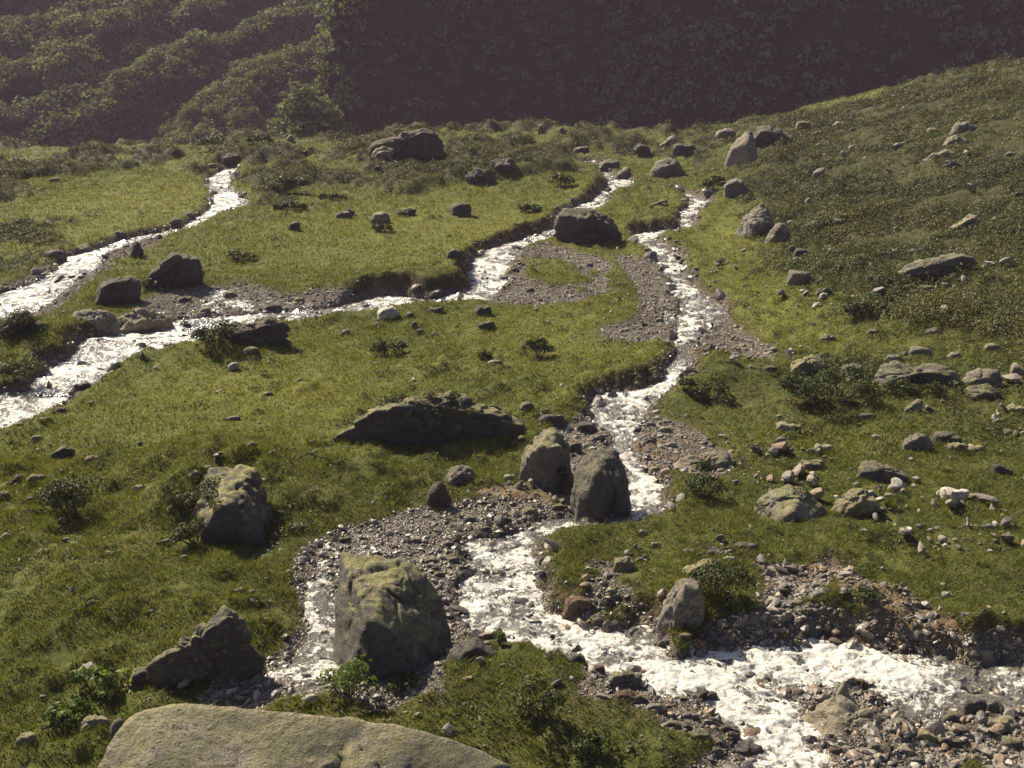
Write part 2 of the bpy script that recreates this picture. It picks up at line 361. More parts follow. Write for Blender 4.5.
def mat_water():
    t = NT('white_water'); v = t.obj(); foam_glint = t.attr('foam_glint')
    fl = t.attr('flow', 'Color')
    n1 = t.noise(v, .85, 7, .62, dist=1.6); n2 = t.noise(v, 6.0, 6, .7, dist=.8); n3 = t.noise(v, 22, 4, .7)
    f = t.math('ADD', foam_glint, t.math('MULTIPLY', t.math('SUBTRACT', n1, .5), 2.7))
    f = t.math('ADD', f, t.math('MULTIPLY', t.math('SUBTRACT', n2, .5), 1.9))
    f = t.math('ADD', f, t.math('MULTIPLY', t.math('SUBTRACT', n3, .5), .9))
    fm = t.ramp(f, .34, .66)
    h = t.math('ADD', t.math('MULTIPLY', n2, 1.0), t.math('MULTIPLY', n3, .35))
    nb = t.bump(h, .8, .12)
    fo = t.pbsdf(Base_Color=t.mix(n2, (.46, .445, .40), (.74, .72, .65)), Roughness=.5, Specular_IOR_Level=.4, Subsurface_Weight=0.0, Normal=nb)
    tp = t.n('ShaderNodeBsdfTransparent', inp={'Color': (.62, .64, .60)}).outputs[0]
    gl = t.n('ShaderNodeBsdfGlossy', inp={'Color': (1, 1, 1), 'Roughness': .12, 'Normal': nb}).outputs[0]
    df = t.n('ShaderNodeBsdfDiffuse', inp={'Color': (.17, .15, .115), 'Normal': nb}).outputs[0]
    fr = t.n('ShaderNodeFresnel', inp={'IOR': 1.33, 'Normal': nb}).outputs[0]
    m0 = t.n('ShaderNodeMixShader', inp={0: .45}); t.t.links.new(tp, m0.inputs[1]); t.t.links.new(df, m0.inputs[2])
    m1 = t.n('ShaderNodeMixShader', inp={0: t.math('ADD', fr, .05)}); t.t.links.new(m0.outputs[0], m1.inputs[1]); t.t.links.new(gl, m1.inputs[2])
    m2 = t.n('ShaderNodeMixShader', inp={0: fm}); t.t.links.new(m1.outputs[0], m2.inputs[1]); t.t.links.new(fo, m2.inputs[2])
    return t.done(m2.outputs[0])

M_GROUND, M_ROCK, M_GRAVEL, M_WATER = mat_ground(), mat_rock(), mat_gravel(), mat_water()
M_GRASS = mat_leaf('grass_blades', [(.046, .054, .012), (.086, .105, .019), (.146, .154, .028), (.25, .205, .07)], .35)
M_HEATH = mat_leaf('heath_leaves', [(.022, .030, .010), (.046, .060, .016), (.080, .092, .024), (.13, .115, .036)], .25)
M_SHRUB = mat_leaf('shrub_leaves', [(.022, .034, .010), (.045, .062, .014), (.085, .105, .022)], .3)
M_BROAD = mat_leaf('broad_leaves', [(.04, .07, .014), (.085, .125, .025), (.15, .185, .05)], .4)
M_CROWN = mat_leaf('tree_leaves', [(.055, .075, .034), (.135, .165, .070), (.22, .25, .11)], .25, .9)
def mat_plain(name, c0, c1, sc):
    t = NT(name); v = t.obj(); n = t.noise(v, sc, 6, .65)
    return t.done(t.pbsdf(Base_Color=t.mix(n, c0, c1), Roughness=.9, Specular_IOR_Level=.2, Normal=t.bump(n, .6, .05)))
M_STEM = mat_plain('woody_stem', (.05, .038, .026), (.11, .085, .06), 9)
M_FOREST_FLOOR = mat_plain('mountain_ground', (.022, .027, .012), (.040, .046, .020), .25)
M_MOSS = mat_plain('moss_cushion', (.035, .042, .010), (.085, .09, .022), 7)

# ---------------------------------------------------------------- ground sheet
def grid_faces(nr, nc):
    a = np.arange(nr * nc).reshape(nr, nc)
    return np.stack([a[:-1, :-1], a[:-1, 1:], a[1:, 1:], a[1:, :-1]], -1).reshape(-1, 4)
gz_x, gz_y = np.gradient(GZ, axis=0) / np.gradient(GY, axis=0), np.gradient(GZ, axis=1) / np.gradient(GX, axis=1)
slope = np.sqrt(gz_x ** 2 + gz_y ** 2)
GRW = np.clip(sst(.25, -.3, SG) + sst(.12, -.1, SW), 0, 1)
DIRT = np.clip(sst(.5, 1.1, slope) * sst(2.0, .8, SW) + .8 * np.exp(-((SW - .12) / .22) ** 2) + .5 * np.exp(-((SG - .1) / .4) ** 2), 0, 1)
zone = np.stack([GRW, HE, LU, np.ones_like(HE)], -1).reshape(-1, 4)
me = raw_mesh('ground', np.stack([GX, GY, GZ], -1).reshape(-1, 3), grid_faces(NR, NC), True,
              {'zone': zone, 'dirt': DIRT.ravel(), 'ochre': sst(.2, -.4, SO).ravel()})
kind(link('ground', me, M_GROUND), 'structure')

# ---------------------------------------------------------------- water sheet
def build_water():
    nr, nc = 1500, 1430
    y = 17 * np.exp(math.log(125 / 17) * np.linspace(0, 1, nr)); u = np.linspace(-.74, .80, nc)
    Yw, Uw = np.meshgrid(y, u, indexing='ij'); Xw = Uw * (Yw + UO)
    s = np.minimum(samp(SW, Xw, Yw), np.maximum(samp(SS, Xw, Yw), -.1)); keep = s < .14
    fk = keep[:-1, :-1] & keep[1:, :-1] & keep[:-1, 1:] & keep[1:, 1:]
    a = np.arange(nr * nc).reshape(nr, nc)
    Fc = np.stack([a[:-1, :-1], a[:-1, 1:], a[1:, 1:], a[1:, :-1]], -1)[fk]
    us, inv = np.unique(Fc, return_inverse=True); Fc = inv.reshape(-1, 4)
    X, Y, s = Xw.ravel()[us], Yw.ravel()[us], s.ravel()[us]
    big = fbm2(X * .5, Y * .5, 3, 71)
    turb = 1 - np.abs(fbm2(X * 1.5 + .4 * big, Y * 2.0, 4, 73)) * 2
    turb2 = 1 - np.abs(fbm2(X * 5, Y * 6, 3, 77)) * 2
    depth = np.clip(-s / .6, 0, 1)
    Z = base(X, Y) - WDROP - .04 + (.035 + .075 * depth) * turb + .025 * turb2 + .05 * big
    foam_glint = .25 + .26 * depth + .46 * big - .07 * sst(45, 75, Y) + .12 * (turb - .5)
    foam_glint = foam_glint + .30 * np.exp(-(((X - 9.0) / 4.0) ** 2 + ((Y - 25.0) / 2.2) ** 2))
    sh = sst(.0, .5, samp(SW, X, Y)) * sst(.2, -.3, samp(SS, X, Y))
    Z = Z + sh * (.115 - .12 * (turb - .4)); foam_glint = foam_glint * (1 - sh) + sh * (.30 + .25 * big)  # white speckle on the thin water paints sun glints of the wet gravel
    return X, Y, Z, foam_glint, Fc
X, Y, Z, foam_glint, Fc = build_water()
CALM = unproject([(765, 350), (1005, 692), (705, 305), (640, 440), (760, 705), (30, 300), (820, 715)], base)
for c, r, k in zip(CALM, (3.0, 1.2, 2.4, 1.0, 2.2, 5.0, 2.0), (.7, .2, .25, .2, -.12, .10, -.10)):
    foam_glint = foam_glint - k * np.exp(-((X - c[0]) ** 2 + (Y - c[1]) ** 2) / r ** 2)
kind(link('stream_water', raw_mesh('stream_water', np.stack([X, Y, Z], 1), Fc, True, {'foam_glint': foam_glint}), M_WATER), 'structure')

# ---------------------------------------------------------------- far mountain
def mount(x, y):
    a = x / np.maximum(y, 1)
    k = sst(-63.5, -61.0, x - 2.0 * (y - 192) + 22 * fbm2(y * .07, x * .05, 4, 83))
    s = .66 + 3.3 * k
    q = y - 188 + 10 * fbm2(x * .012, y * .0, 2, 85)
    z = -24 + s * q
    dg = x * .62 - y * .78                      # ribs that climb the lit flank
    rib = 1 - np.abs(fbm2(dg * .06, (x + y) * .014, 4, 87)) * 2
    z = z + (1 - k) * (8.0 * rib + 1.6 * fbm2(x * .12, y * .12, 4, 89)) + k * 4 * fbm2(x * .05, z * .05, 3, 91)
    return np.minimum(z, 92 + 6 * fbm2(x * .02, y * .02, 3, 93))
mx, my = np.linspace(-260, 240, 420), np.concatenate([np.linspace(186, 226, 150), np.linspace(227, 420, 170)])
MX, MY = np.meshgrid(mx, my); MZ = mount(MX, MY)
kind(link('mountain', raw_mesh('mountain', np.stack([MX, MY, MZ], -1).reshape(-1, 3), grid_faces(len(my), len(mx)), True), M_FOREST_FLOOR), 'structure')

# ---------------------------------------------------------------- leaf clumps
def quads(C, N, size, tone, aspect=.6, rs=None):
    """one leaf-shaped quad per centre; N rough facing"""
    n = len(C); g = rs or rng
    A = np.cross(N, g.normal(size=(n, 3))); A /= np.linalg.norm(A, axis=1, keepdims=True) + 1e-9
    Bv = np.cross(N, A); Bv /= np.linalg.norm(Bv, axis=1, keepdims=True) + 1e-9
    s = np.asarray(size).reshape(-1, 1)
    V = np.stack([C - A * s, C - Bv * s * aspect, C + A * s, C + Bv * s * aspect], 1).reshape(-1, 3)
    return V, np.arange(4 * n).reshape(n, 4), np.repeat(tone, 4)
def dome_leaves(n, g, flat=1.0):
    d = g.normal(size=(n, 3)); d /= np.linalg.norm(d, axis=1, keepdims=True); d[:, 2] = np.abs(d[:, 2]) * 1.05 - .05
    r = g.uniform(.55, 1.0, n) ** .5
    P = d * r[:, None]; N = d + g.normal(size=(n, 3)) * .55; N /= np.linalg.norm(N, axis=1, keepdims=True)
    return P * [1, 1, flat], N
def clumps(centres, radii, nleaf, leaf, g, flat=.8, tone0=.45, tonev=.25, lump=.35):
    """many low leafy clumps as arrays"""
    Vs, Fs, Ts = [], [], []; k = 0
    nC = len(centres); tot = nC * nleaf
    P, N = dome_leaves(tot, g, flat)
    ci = np.repeat(np.arange(nC), nleaf); tone0 = tone0 if np.isscalar(tone0) else np.asarray(tone0)[ci]
    ph = g.uniform(0, 40, (nC, 3))
    mod = 1 + lump * fbm3(P * 1.6 + ph[ci], 2, 5)
    C = centres[ci] + P * (radii[ci] * mod)[:, None]
    t = np.clip(tone0 + tonev * g.normal(size=nC)[ci] * .6 + tonev * .7 * g.normal(size=tot), 0, 1)
    s = np.asarray(leaf if np.isscalar(leaf) else leaf[ci]) * g.uniform(.6, 1.3, tot)
    return quads(C, N, s, t, .65, g)

g2 = np.random.default_rng(21)
# forest on the mountain: reads as one mass
def forest():
    n = 56000
    x = g2.uniform(-190, 190, n); y = g2.uniform(166, 330, n); a = x / y
    z = np.maximum(mount(x, y), ground(x, np.minimum(y, 240)) - np.where(y > 238, 60, 0)); keep = (y > 188) | (np.hypot((x + 32.5) / 13, (y - 179) / 12) < 1)
    z = np.where(keep, z, -90)
    b = (z - 13.45) / y; print('forest', len(x))
    ok = (np.abs(a) < .62) & (b > -.09) & (b < .16)
    x, y, z = x[ok], y[ok], z[ok]
    # fill the flank evenly as it shows
    r = g2.uniform(1.1, 2.3, len(x)) * np.where(fbm2(x * .06, y * .06, 3, 97) > .05, 1.25, .75)
    return clumps(np.stack([x, y, z + r * .15], 1), r, 70, r * .175, g2, 1.0, .58, .32, .4)
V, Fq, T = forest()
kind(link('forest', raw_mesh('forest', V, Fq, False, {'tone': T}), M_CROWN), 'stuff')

# heath and dwarf shrubs that cover the hillside
def heath():
    n = 170000
    y = 24 * np.exp(g2.uniform(0, 1, n) ** .8 * math.log(165 / 24)); x = g2.uniform(-.62, .62, n) * (y + UO)
    h = samp(HE, x, y); w = samp(SW, x, y); sg = samp(SG, x, y)
    pat = fbm2(x * .22, y * .22, 4, 101)
    p = h * np.where((x < .16 * y) & (y > 62), .9, sst(-.25, .25, pat)) + (1 - h) * .10 * sst(.25, .5, pat) * sst(40, 70, y) + .02
    ok = (g2.uniform(0, 1, n) < p * .95) & (w > .6) & (sg > .5)
    x, y, h = x[ok], y[ok], h[ok]; md = fbm2(x * .5, y * .5, 3, 103); lg = fbm2(x * .11, y * .11, 3, 105)
    r = g2.uniform(.14, .30, len(x)) * (1 + 1.5 * sst(.1, .5, md) + 1.2 * (g2.uniform(0, 1, len(x)) < .12)) * (1 - .38 * (x < .16 * y) * (y > 62)) * (1 + .35 * sst(60, 140, y)) * (.6 + .6 * h)
    c = np.stack([x, y, ground(x, y) - r * .15], 1)
    print('heath clumps', len(x))
    return clumps(c, r, 64, np.minimum(r * .15, .024 * (1 + y / 45)), g2, .8, .5 + .38 * lg + .12 * md, .24, .5)
V, Fq, T = heath()
kind(link('heath', raw_mesh('heath', V, Fq, False, {'tone': T}), M_HEATH), 'stuff')

# ---------------------------------------------------------------- stones
def ico(sub):
    import bmesh
    bm = bmesh.new(); bmesh.ops.create_icosphere(bm, subdivisions=sub, radius=1.0)
    V = np.array([v.co[:] for v in bm.verts]); Fc = np.array([[v.index for v in f.verts] for f in bm.faces]); bm.free()
    return V / np.linalg.norm(V, axis=1, keepdims=True), Fc
ICO = {k: ico(k) for k in (1, 2, 3, 4, 5, 6)}

def gravel():
    g = np.random.default_rng(33); VV, FF, TT, WW = [], [], [], []; off = 0
    tmpl = []
    for q in range(24):                       # angular pebble shapes
        V0, F0 = ICO[1] if q < 12 else ICO[2]
        nrm = g.normal(size=(8, 3)); nrm /= np.linalg.norm(nrm, axis=1, keepdims=True); hh = g.uniform(.4, .95, 8)
        dn = np.maximum(V0 @ nrm.T, 1e-3); r = np.minimum((hh / dn).min(1), 1.15)
        tmpl.append((V0 * r[:, None] * g.uniform([.85, .6, .45], [1.25, 1.0, .8]), F0))
    n = 1900000
    y = 16.5 * np.exp(g.uniform(0, 1, n) * math.log(125 / 16.5)); x = g.uniform(-.6, .6, n) * (y + 5)
    s = samp(SG, x, y); w = samp(SW, x, y); pt = fbm2(x * .8, y * .8, 3, 121)
    p = np.where(s < .1, .95, 0) ; p = np.where((w < .25) & (w > -.45), np.maximum(p, .45), p); p = np.where(w < -.45, p * .25 + .05 * (1 + 2 * (pt > .15)), p)
    p = np.maximum(p, np.where((s < 1.2) & (w > .1), .05, 0)); p = np.maximum(p, np.where((samp(SO, x, y) < 0), .4, 0))
    p = np.maximum(p, .0025 + .006 * (w > .8) * (y < 60) * (pt > .05))
    ok = (g.uniform(0, 1, n) < p); x, y, w, s, pt = x[ok], y[ok], w[ok], s[ok], pt[ok]; n = len(x)
    r = .0185 * (g.pareto(3.0, n) + .62) * (y / 26) ** .6; r = np.minimum(r, .13)
    low = (x > 4) & (y < 27.5) & (s < .3); r = np.where(low, np.minimum(r * 1.5, .24), r)
    n2_ = 70000
    y2 = 16.5 * np.exp(g.uniform(0, 1, n2_) * math.log(125 / 16.5)); x2 = g.uniform(-.6, .6, n2_) * (y2 + 5); w2 = samp(SW, x2, y2); p2 = fbm2(x2 * .7, y2 * .7, 3, 131)
    ok2 = (w2 < .35) & (g.uniform(0, 1, n2_) < np.where(w2 > -.35, .42, (.13 + .09 * (y2 > 40)) * (1 + 3 * (p2 > .1))))
    x2, y2, w2, p2 = x2[ok2], y2[ok2], w2[ok2], p2[ok2]; k2 = len(x2)
    x = np.append(x, x2); y = np.append(y, y2); w = np.append(w, w2); pt = np.append(pt, p2); s = np.append(s, np.full(k2, 9.))
    r = np.append(r, np.clip(.075 * (g.pareto(2.6, k2) + .7), 0, .34) * (y2 / 34) ** .62); n3_ = 2600; y3 = 27 * np.exp(g.uniform(0, 1, n3_) * math.log(4.6)); x3 = y3 * g.uniform(.12, .52, n3_); p3 = fbm2(x3 * .35, y3 * .35, 3, 141)
    ok3 = (p3 > .12) & (samp(SW, x3, y3) > 1); x3, y3, p3 = x3[ok3], y3[ok3], p3[ok3]; k3 = len(x3)
    x = np.append(x3, x); y = np.append(y3, y); w = np.append(np.full(k3, 9.), w); pt = np.append(p3, pt); s = np.append(np.full(k3, 9.), s)
    r = np.append(np.clip(.075 * (g.pareto(2.6, k3) + .7), 0, .34) * (y3 / 40) ** .5, r); n = len(x); extra = np.arange(n) >= n - k2
    tone = np.clip(g.normal(.53, .25, n) + .12 * pt - .22 * extra - .17 * ((x > 2) & (y < 27)), 0, 1); wet = np.clip(sst(.35, -.05, w) + (x < 1) * (y < 34) * .75 * (s < .3) + (x > 2) * (y < 26.5) * .6 * (w < 1.5), 0, 1)
    z = ground(x, y) + r * np.where((s > .6) & (w > .6), .75, .15); z = np.where(extra & (w < .05), np.maximum(z, base(x, y) - WDROP - .25 * r), z)
    tone = np.where((x > 1) & (y < 28) & (g.uniform(0, 1, n) < .2), g.uniform(.76, .83, n), tone)
    rank = r / y; bigm = rank > np.quantile(rank, .94)
    print('gravel', n)
    for sel, rngq in ((~bigm, range(0, 12)), (bigm, range(12, 24))):
        ids = np.nonzero(sel)[0]; which = g.integers(0, 12, len(ids))
        for qi, q in enumerate(rngq):
            k = ids[which == qi]
            if not len(k): continue
            V0, F0 = tmpl[q]; a = g.uniform(0, 6.28, len(k)); ca, sa = np.cos(a), np.sin(a); tl = g.normal(size=(len(k), 2)) * .25
            P = V0[None] * r[k][:, None, None]
            X = P[..., 0] * ca[:, None] - P[..., 1] * sa[:, None]; Yy = P[..., 0] * sa[:, None] + P[..., 1] * ca[:, None]
            Zz = P[..., 2] + X * tl[:, :1] + Yy * tl[:, 1:]
            V = np.stack([X + x[k][:, None], Yy + y[k][:, None], Zz + z[k][:, None]], -1).reshape(-1, 3)
            m = len(V0); Fc = (F0[None] + (np.arange(len(k)) * m)[:, None, None]).reshape(-1, 3) + off
            VV.append(V); FF.append(Fc); off += len(V); TT.append(np.repeat(tone[k], m)); WW.append(np.repeat(wet[k], m))
    return np.concatenate(VV), np.concatenate(FF), np.concatenate(TT), np.concatenate(WW)
V, Fq, T, Wt = gravel()
kind(link('gravel', raw_mesh('gravel', V, Fq, False, {'tone': T, 'wet': Wt}), M_GRAVEL), 'stuff')

# ---------------------------------------------------------------- boulders
TINT = {'g': (.20, .185, .16), 'p': (.29, .255, .195), 'w': (.50, .47, .41), 'd': (.115, .103, .092), 'o': (.29, .17, .065), 'r': (.15, .098, .07), 'm': (.20, .195, .12), 'y': (.27, .24, .145)}  # the dark tint puts front-face shade into the stone colour
TONE = {'g': 'grey', 'p': 'pale', 'w': 'whitish', 'd': 'dark', 'o': 'orange', 'r': 'reddish', 'm': 'mossy', 'y': 'yellowish'}
def hull(P):
    P = sorted(set(map(tuple, P)))
    def half(pts):
        h = []
        for p in pts:
            while len(h) > 1 and (h[-1][0] - h[-2][0]) * (p[1] - h[-2][1]) - (h[-1][1] - h[-2][1]) * (p[0] - h[-2][0]) <= 0: h.pop()
            h.append(p)
        return h[:-1]
    return half(P) + half(P[::-1])          # counter-clockwise
THINGS = []     # (object, px, py, w, h, tone, shape)
ROUGH = 1.95
def stone_mesh(outline, thick=.8, top=35, front=None, res=4, seed=0, rough=.05, strata=0.0, chips=7, sharp=40, sink=.22, cells=1.0):
    """an outline seen from where the stone shows it, given its own distance, size and thickness"""
    g = np.random.default_rng(seed)
    O = np.array(outline, float); x0, y0 = O.min(0); x1, y1 = O.max(0); h = y1 - y0; w = x1 - x0
    bx = O[O[:, 1] > y1 - .3 * h, 0].mean()
    P = unproject([(bx, y1 - .06 * h)], ground)[0]
    dep = (P - CAM) @ FWD; s = dep / FPX
    t = thick * min(w, 1.7 * h) * s
    dep2 = dep + (min(f[2] for f in front) if front else .42) * .9 * t; s = dep2 / FPX
    cx, cy = (x0 + x1) / 2, (y0 + y1) / 2
    C = CAM + rays([(cx, cy)])[0] * dep2
    wv = C - CAM; wv /= np.linalg.norm(wv); r = np.cross(wv, [0, 0, 1.]); r /= np.linalg.norm(r); u = np.cross(r, wv)
    L = np.stack([(O[:, 0] - cx) * s, -(O[:, 1] - cy) * s], 1)
    hb = .2 * h * s; L[:, 1] = np.where(L[:, 1] < -hb, -hb + (L[:, 1] + hb) * (1 + 4 * sink), L[:, 1])
    H = np.array(hull(L)); N, D = [], []
    for i in range(len(H)):
        a, b = H[i], H[(i + 1) % len(H)]; e = b - a; n = np.array([e[1], -e[0]]); ln = np.linalg.norm(n)
        if ln < 1e-6: continue
        n /= ln; hh = n @ a
        if n[1] < -.35: continue
        if n[1] < .1:
            n = np.array([math.copysign(1, n[0]), .1]); n /= np.linalg.norm(n); hh = max(n @ a, n @ b)
        tf = R_(top + g.uniform(-6, 6)) if n[1] > .25 else R_(g.uniform(4, 22))
        tb = R_(g.uniform(25, 55))
        N.append((n[0] * math.cos(tf), n[1] * math.cos(tf), math.sin(tf))); D.append(hh * math.cos(tf))
        N.append((n[0] * math.cos(tb), n[1] * math.cos(tb), -math.sin(tb))); D.append(hh * math.cos(tb))
    if front is None:
        front = [(g.uniform(-55, -25), g.uniform(-16, 6), .46), (g.uniform(2, 13), g.uniform(-25, -18), g.uniform(.15, .28)), (g.uniform(35, 60), g.uniform(-25, -10), .4)]
    for ya, pi, hh in front:
        pi = max(pi, -25)
        ya, pi = R_(ya), R_(pi); N.append((math.sin(ya) * math.cos(pi), math.sin(pi), math.cos(ya) * math.cos(pi))); D.append(hh * t)
    N.append((0, .1, -1)); D.append(.55 * t); N.append((0, -1, .2)); D.append(h * s * 1.05)
    N = np.array(N); N /= np.linalg.norm(N, axis=1, keepdims=True); D = np.maximum(np.array(D), 1e-3)
    V0, F0 = ICO[res]
    E = np.array([w * s / 2, h * s / 2 * 1.1, t / 2])
    d = V0 * E; d /= np.linalg.norm(d, axis=1, keepdims=True)
    def rad(N, D): return (np.maximum(d @ N.T, 0) / D).__pow__(sharp).sum(1) ** (-1 / sharp)
    rr = rad(N, D); Q = d * rr[:, None]
    if max(w, h) > 1.7 * min(w, h): chips = min(chips, 3)
    for _ in range(chips):
        n = g.normal(size=3); n /= np.linalg.norm(n); k = (Q @ n).max() * g.uniform(.80 if max(w, h) < 1.5 * min(w, h) else .91, .98)
        N = np.vstack([N, n]); D = np.append(D, k)
    rr = rad(N, D); Q = d * rr[:, None]
    S = float(np.mean(E))
    q = Q / S + g.uniform(0, 60, 3); rough = rough * ROUGH
    dis = rough * (1.1 * fbm3(q * 1.1, 3, seed) + 1.5 * (np.abs(fbm3(q * 1.9, 4, seed + 5)) - .25))
    nn = d + 0
    qe = Q / np.maximum(np.abs(Q).max(0), 1e-6)
    for K, amp, wob in (((13, 1.0, .25), (60, .55, .10), (260, .3, .05)) if res >= 5 else ((11, 1.0, .2), (45, .5, .08))):
        c = qe[g.integers(0, len(qe), K)] + g.normal(size=(K, 3)) * .12
        qq = qe + wob * np.stack([fbm3(q * 2 + 9 * a_, 3, seed + 20 + a_) for a_ in range(3)], 1)
        D2 = np.sqrt(((qq[:, None, :] - c[None]) ** 2).sum(-1)); nid = np.argmin(D2, 1); P2 = np.partition(D2, 1, axis=1)
        if K < 100: dis = dis - rough * cells * (1.5 if K < 20 else .6) * np.exp(-((P2[:, 1] - P2[:, 0]) / (.045 if K < 20 else .03)) ** 2) * sst(-.15, .35, fbm3(q * .9 + K, 2, seed + 31))
        of = g.uniform(-.75, .6, K); gr_ = g.normal(size=(K, 3)) * .9 / (K ** .5) * 3
        amp = amp * cells
        dis = dis + rough * amp * (of[nid] * .8 + ((qe - c[nid]) * gr_[nid]).sum(1).clip(-1, 1) * .8)
    if res >= 5: dis = dis + rough * .35 * fbm3(q * 9, 3, seed + 9)
    if cells < 1: dis = dis + .022 * fbm3(q * 3.5, 5, seed + 40, .62) + .02 * (np.abs(fbm3(q * 1.5, 3, seed + 41)) < .05) * -1.0
    if strata:
        lay = Q @ np.array([.25, .85, .45]) / S * 5 + .5 * fbm3(q, 2, seed + 3)
        dis = dis + strata * (np.abs((lay % 1) - .5) - .25) * 2
    Q = Q + d * (dis * S)[:, None]
    Wd = C + Q[:, :1] * r + Q[:, 1:2] * u - Q[:, 2:] * wv
    loc = np.array([C[0], C[1], float(ground(C[0], C[1]))])
    return raw_mesh('stone', Wd - loc, F0, True), loc, P
def mk_outline(cx, cy, w, h, style, seed):
    g = random.Random(seed); x0, x1, y0, y1 = cx - w / 2, cx + w / 2, cy - h / 2, cy + h / 2
    X = lambda f: x0 + f * w
    Yv = lambda f: y0 + f * h
    j = lambda a: g.uniform(-a, a)
    if style == 'p': k = g.uniform(.3, .7); pts = [(0, .75), (.1, .5), (k - .12, .06), (k, 0), (k + .15, .15), (.9, .55), (1, .8), (.85, 1), (.15, 1)]
    elif style == 'f': pts = [(0, .6), (.12, .2), (.4 + j(.15), 0), (.75, .1 + j(.1)), (1, .5), (.92, .9), (.6, 1), (.15, .95)]
    elif style == 'r': pts = [(0, .55), (.06, .28), (.25, .06), (.52 + j(.1), 0), (.8, .1), (.97, .4), (1, .65), (.88, .95), (.5, 1), (.1, .92)]
    elif style == 's': pts = [(0, .95), (.05, .7), (.55, .08), (.72, 0), (.95, .12), (1, .4), (.8, .85), (.6, 1)]
    else: pts = [(0, .5 + j(.2)), (.08, .15 + j(.1)), (.4 + j(.2), 0), (.86, .08 + j(.08)), (1, .45 + j(.15)), (.95, .9), (.55, 1), (.08, .93)]
    if g.random() < .5 and style != 's': pts = [(1 - a, b) for a, b in pts]
    return [(X(a) + j(.03) * w, Yv(b) + j(.03) * h) for a, b in pts]
G_ROCK = 'rocks and boulders lying about the valley'
def stone(label, outline, tint='g', lichen=.3, name='boulder', cat='boulder', moss=None, **kw):
    seed = len(THINGS) + 101
    me, loc, P = stone_mesh(outline, seed=seed, **kw)
    o = link(name, me, M_ROCK, None, loc); g = random.Random(seed); f = g.uniform(.85, 1.15)
    o.color = (*[c * f for c in TINT[tint]], lichen)
    O = np.array(outline); THINGS.append([o, O[:, 0].mean(), O[:, 1].max(), np.ptp(O[:, 0]), np.ptp(O[:, 1]), tint, None])
    o['group'] = G_ROCK; o['category'] = cat
    if label: o['label'] = label
    return o
LM = []        # landmarks for describing the smaller stones: phrase, px, py
def hero(phrase, label, outline, **kw):
    o = stone(label, outline, **kw); O = np.array(outline)
    LM.append((phrase, O[:, 0].mean(), O[:, 1].mean() + .3 * np.ptp(O[:, 1]))); return o
hero('lichen-topped square boulder', 'big square boulder with a yellow lichen top, beside the wet gravel',
     [(336,553),(352,552),(382,559),(410,561),(430,578),(448,600),(455,625),(456,642),(440,665),(420,680),(396,686),(360,674),(341,664),(335,630),(331,590)],
     tint='d', lichen=1.0, thick=1.45, top=30, front=[(14, -24, .5), (-38, -16, .5), (40, -22, .55)], res=6, rough=.024, chips=2)  # dark tint deepens the shaded front through the stone colour
hero('long mossy ridge rock', 'long low dark ridge rock with a pale lit lichen rim and grass on its crest',
     [(354,415),(366,404),(385,397),(420,394),(445,390),(470,396),(495,404),(515,418),(524,432),(520,448),(490,447),(440,442),(400,436),(366,430)],
     tint='d', lichen=.9, thick=0.9, top=24, front=[(3, -25, .20), (-9, -25, .26), (10, -25, .27)], res=6, rough=0.07, chips=2)
hero('lichen-capped stream boulder', 'steep boulder with a pale lit lichen cap, touching its rounder dark twin',
     [(519,455),(528,440),(545,428),(556,428),(568,438),(574,455),(575,478),(566,495),(545,497),(528,484)],
     tint='g', lichen=1.0, thick=1.3, top=24, front=[(10, -32, .26), (-30, -26, .3)], res=5, rough=.05, chips=5)
hero('dark round stream boulder', 'dark rounded boulder standing in the white water beside its lichen-capped twin',
     [(574,465),(582,450),(598,446),(614,450),(626,466),(630,490),(625,515),(612,528),(590,530),(575,520),(570,495)],
     tint='d', lichen=.35, thick=1.0, top=34, front=[(-6, -6, .5), (36, -18, .5)], res=5, rough=.05, chips=5)
hero('layered pointed rock', 'layered rock with a pointed top and dark overhung front, behind the huge speckled slab',
     [(142,662),(150,652),(178,641),(200,625),(226,608),(240,615),(250,640),(262,666),(250,680),(200,692),(150,686)],
     tint='d', lichen=.9, thick=1.0, top=22, front=[(5, -25, .1), (-8, -25, .13), (26, -25, .3)], res=6, rough=.05, strata=.05, chips=4)
hero('huge speckled slab', 'huge flat slab of speckled pale rock, the biggest in the valley, at the bottom edge',
     [(40,900),(70,800),(88,755),(100,735),(112,715),(130,697),(152,690),(180,693),(215,691),(250,699),(310,709),(355,718),(398,730),(440,744),(485,764),(540,800),(640,900)],
     tint='p', lichen=.6, thick=.62, top=62, front=[(0, 12, .5), (-25, 7, .55)], res=6, rough=.02, chips=3, sink=.6, cells=.12, name='rock_slab')
hero('grass-set cut boulder', 'boulder with a lit yellow top and a sheer dark side, sunk in the meadow turf',
     [(198,482),(214,467),(240,465),(259,472),(267,488),(273,515),(277,546),(252,552),(220,540),(194,508)],
     tint='d', lichen=1.0, thick=1.9, top=27, front=[(4, -25, .46), (32, -25, .5)], res=5, rough=.055, chips=3)  # dark tint and full lichen put shaded side and lit top into colour
hero('boulder at the stream fork', 'bulky dark boulder splitting the far stream, with a lower shoulder',
     [(553,222),(556,214),(572,208),(590,208),(602,214),(612,222),(624,232),(627,242),(610,246),(575,245),(560,240)],
     tint='d', lichen=.4, thick=.9, top=28, front=[(10, -26, .2), (-26, -14, .3)], res=5, rough=.06, chips=6)
hero('leaning pale slab', 'tall pale slab leaning against the hillside, its smooth face lit',
     [(721,170),(730,147),(744,130),(754,131),(756,142),(746,160),(736,169)], tint='p', lichen=.2, thick=.6, top=30, front=[(-30, -4, .4)], res=4, rough=.03, chips=3, name='rock_slab')
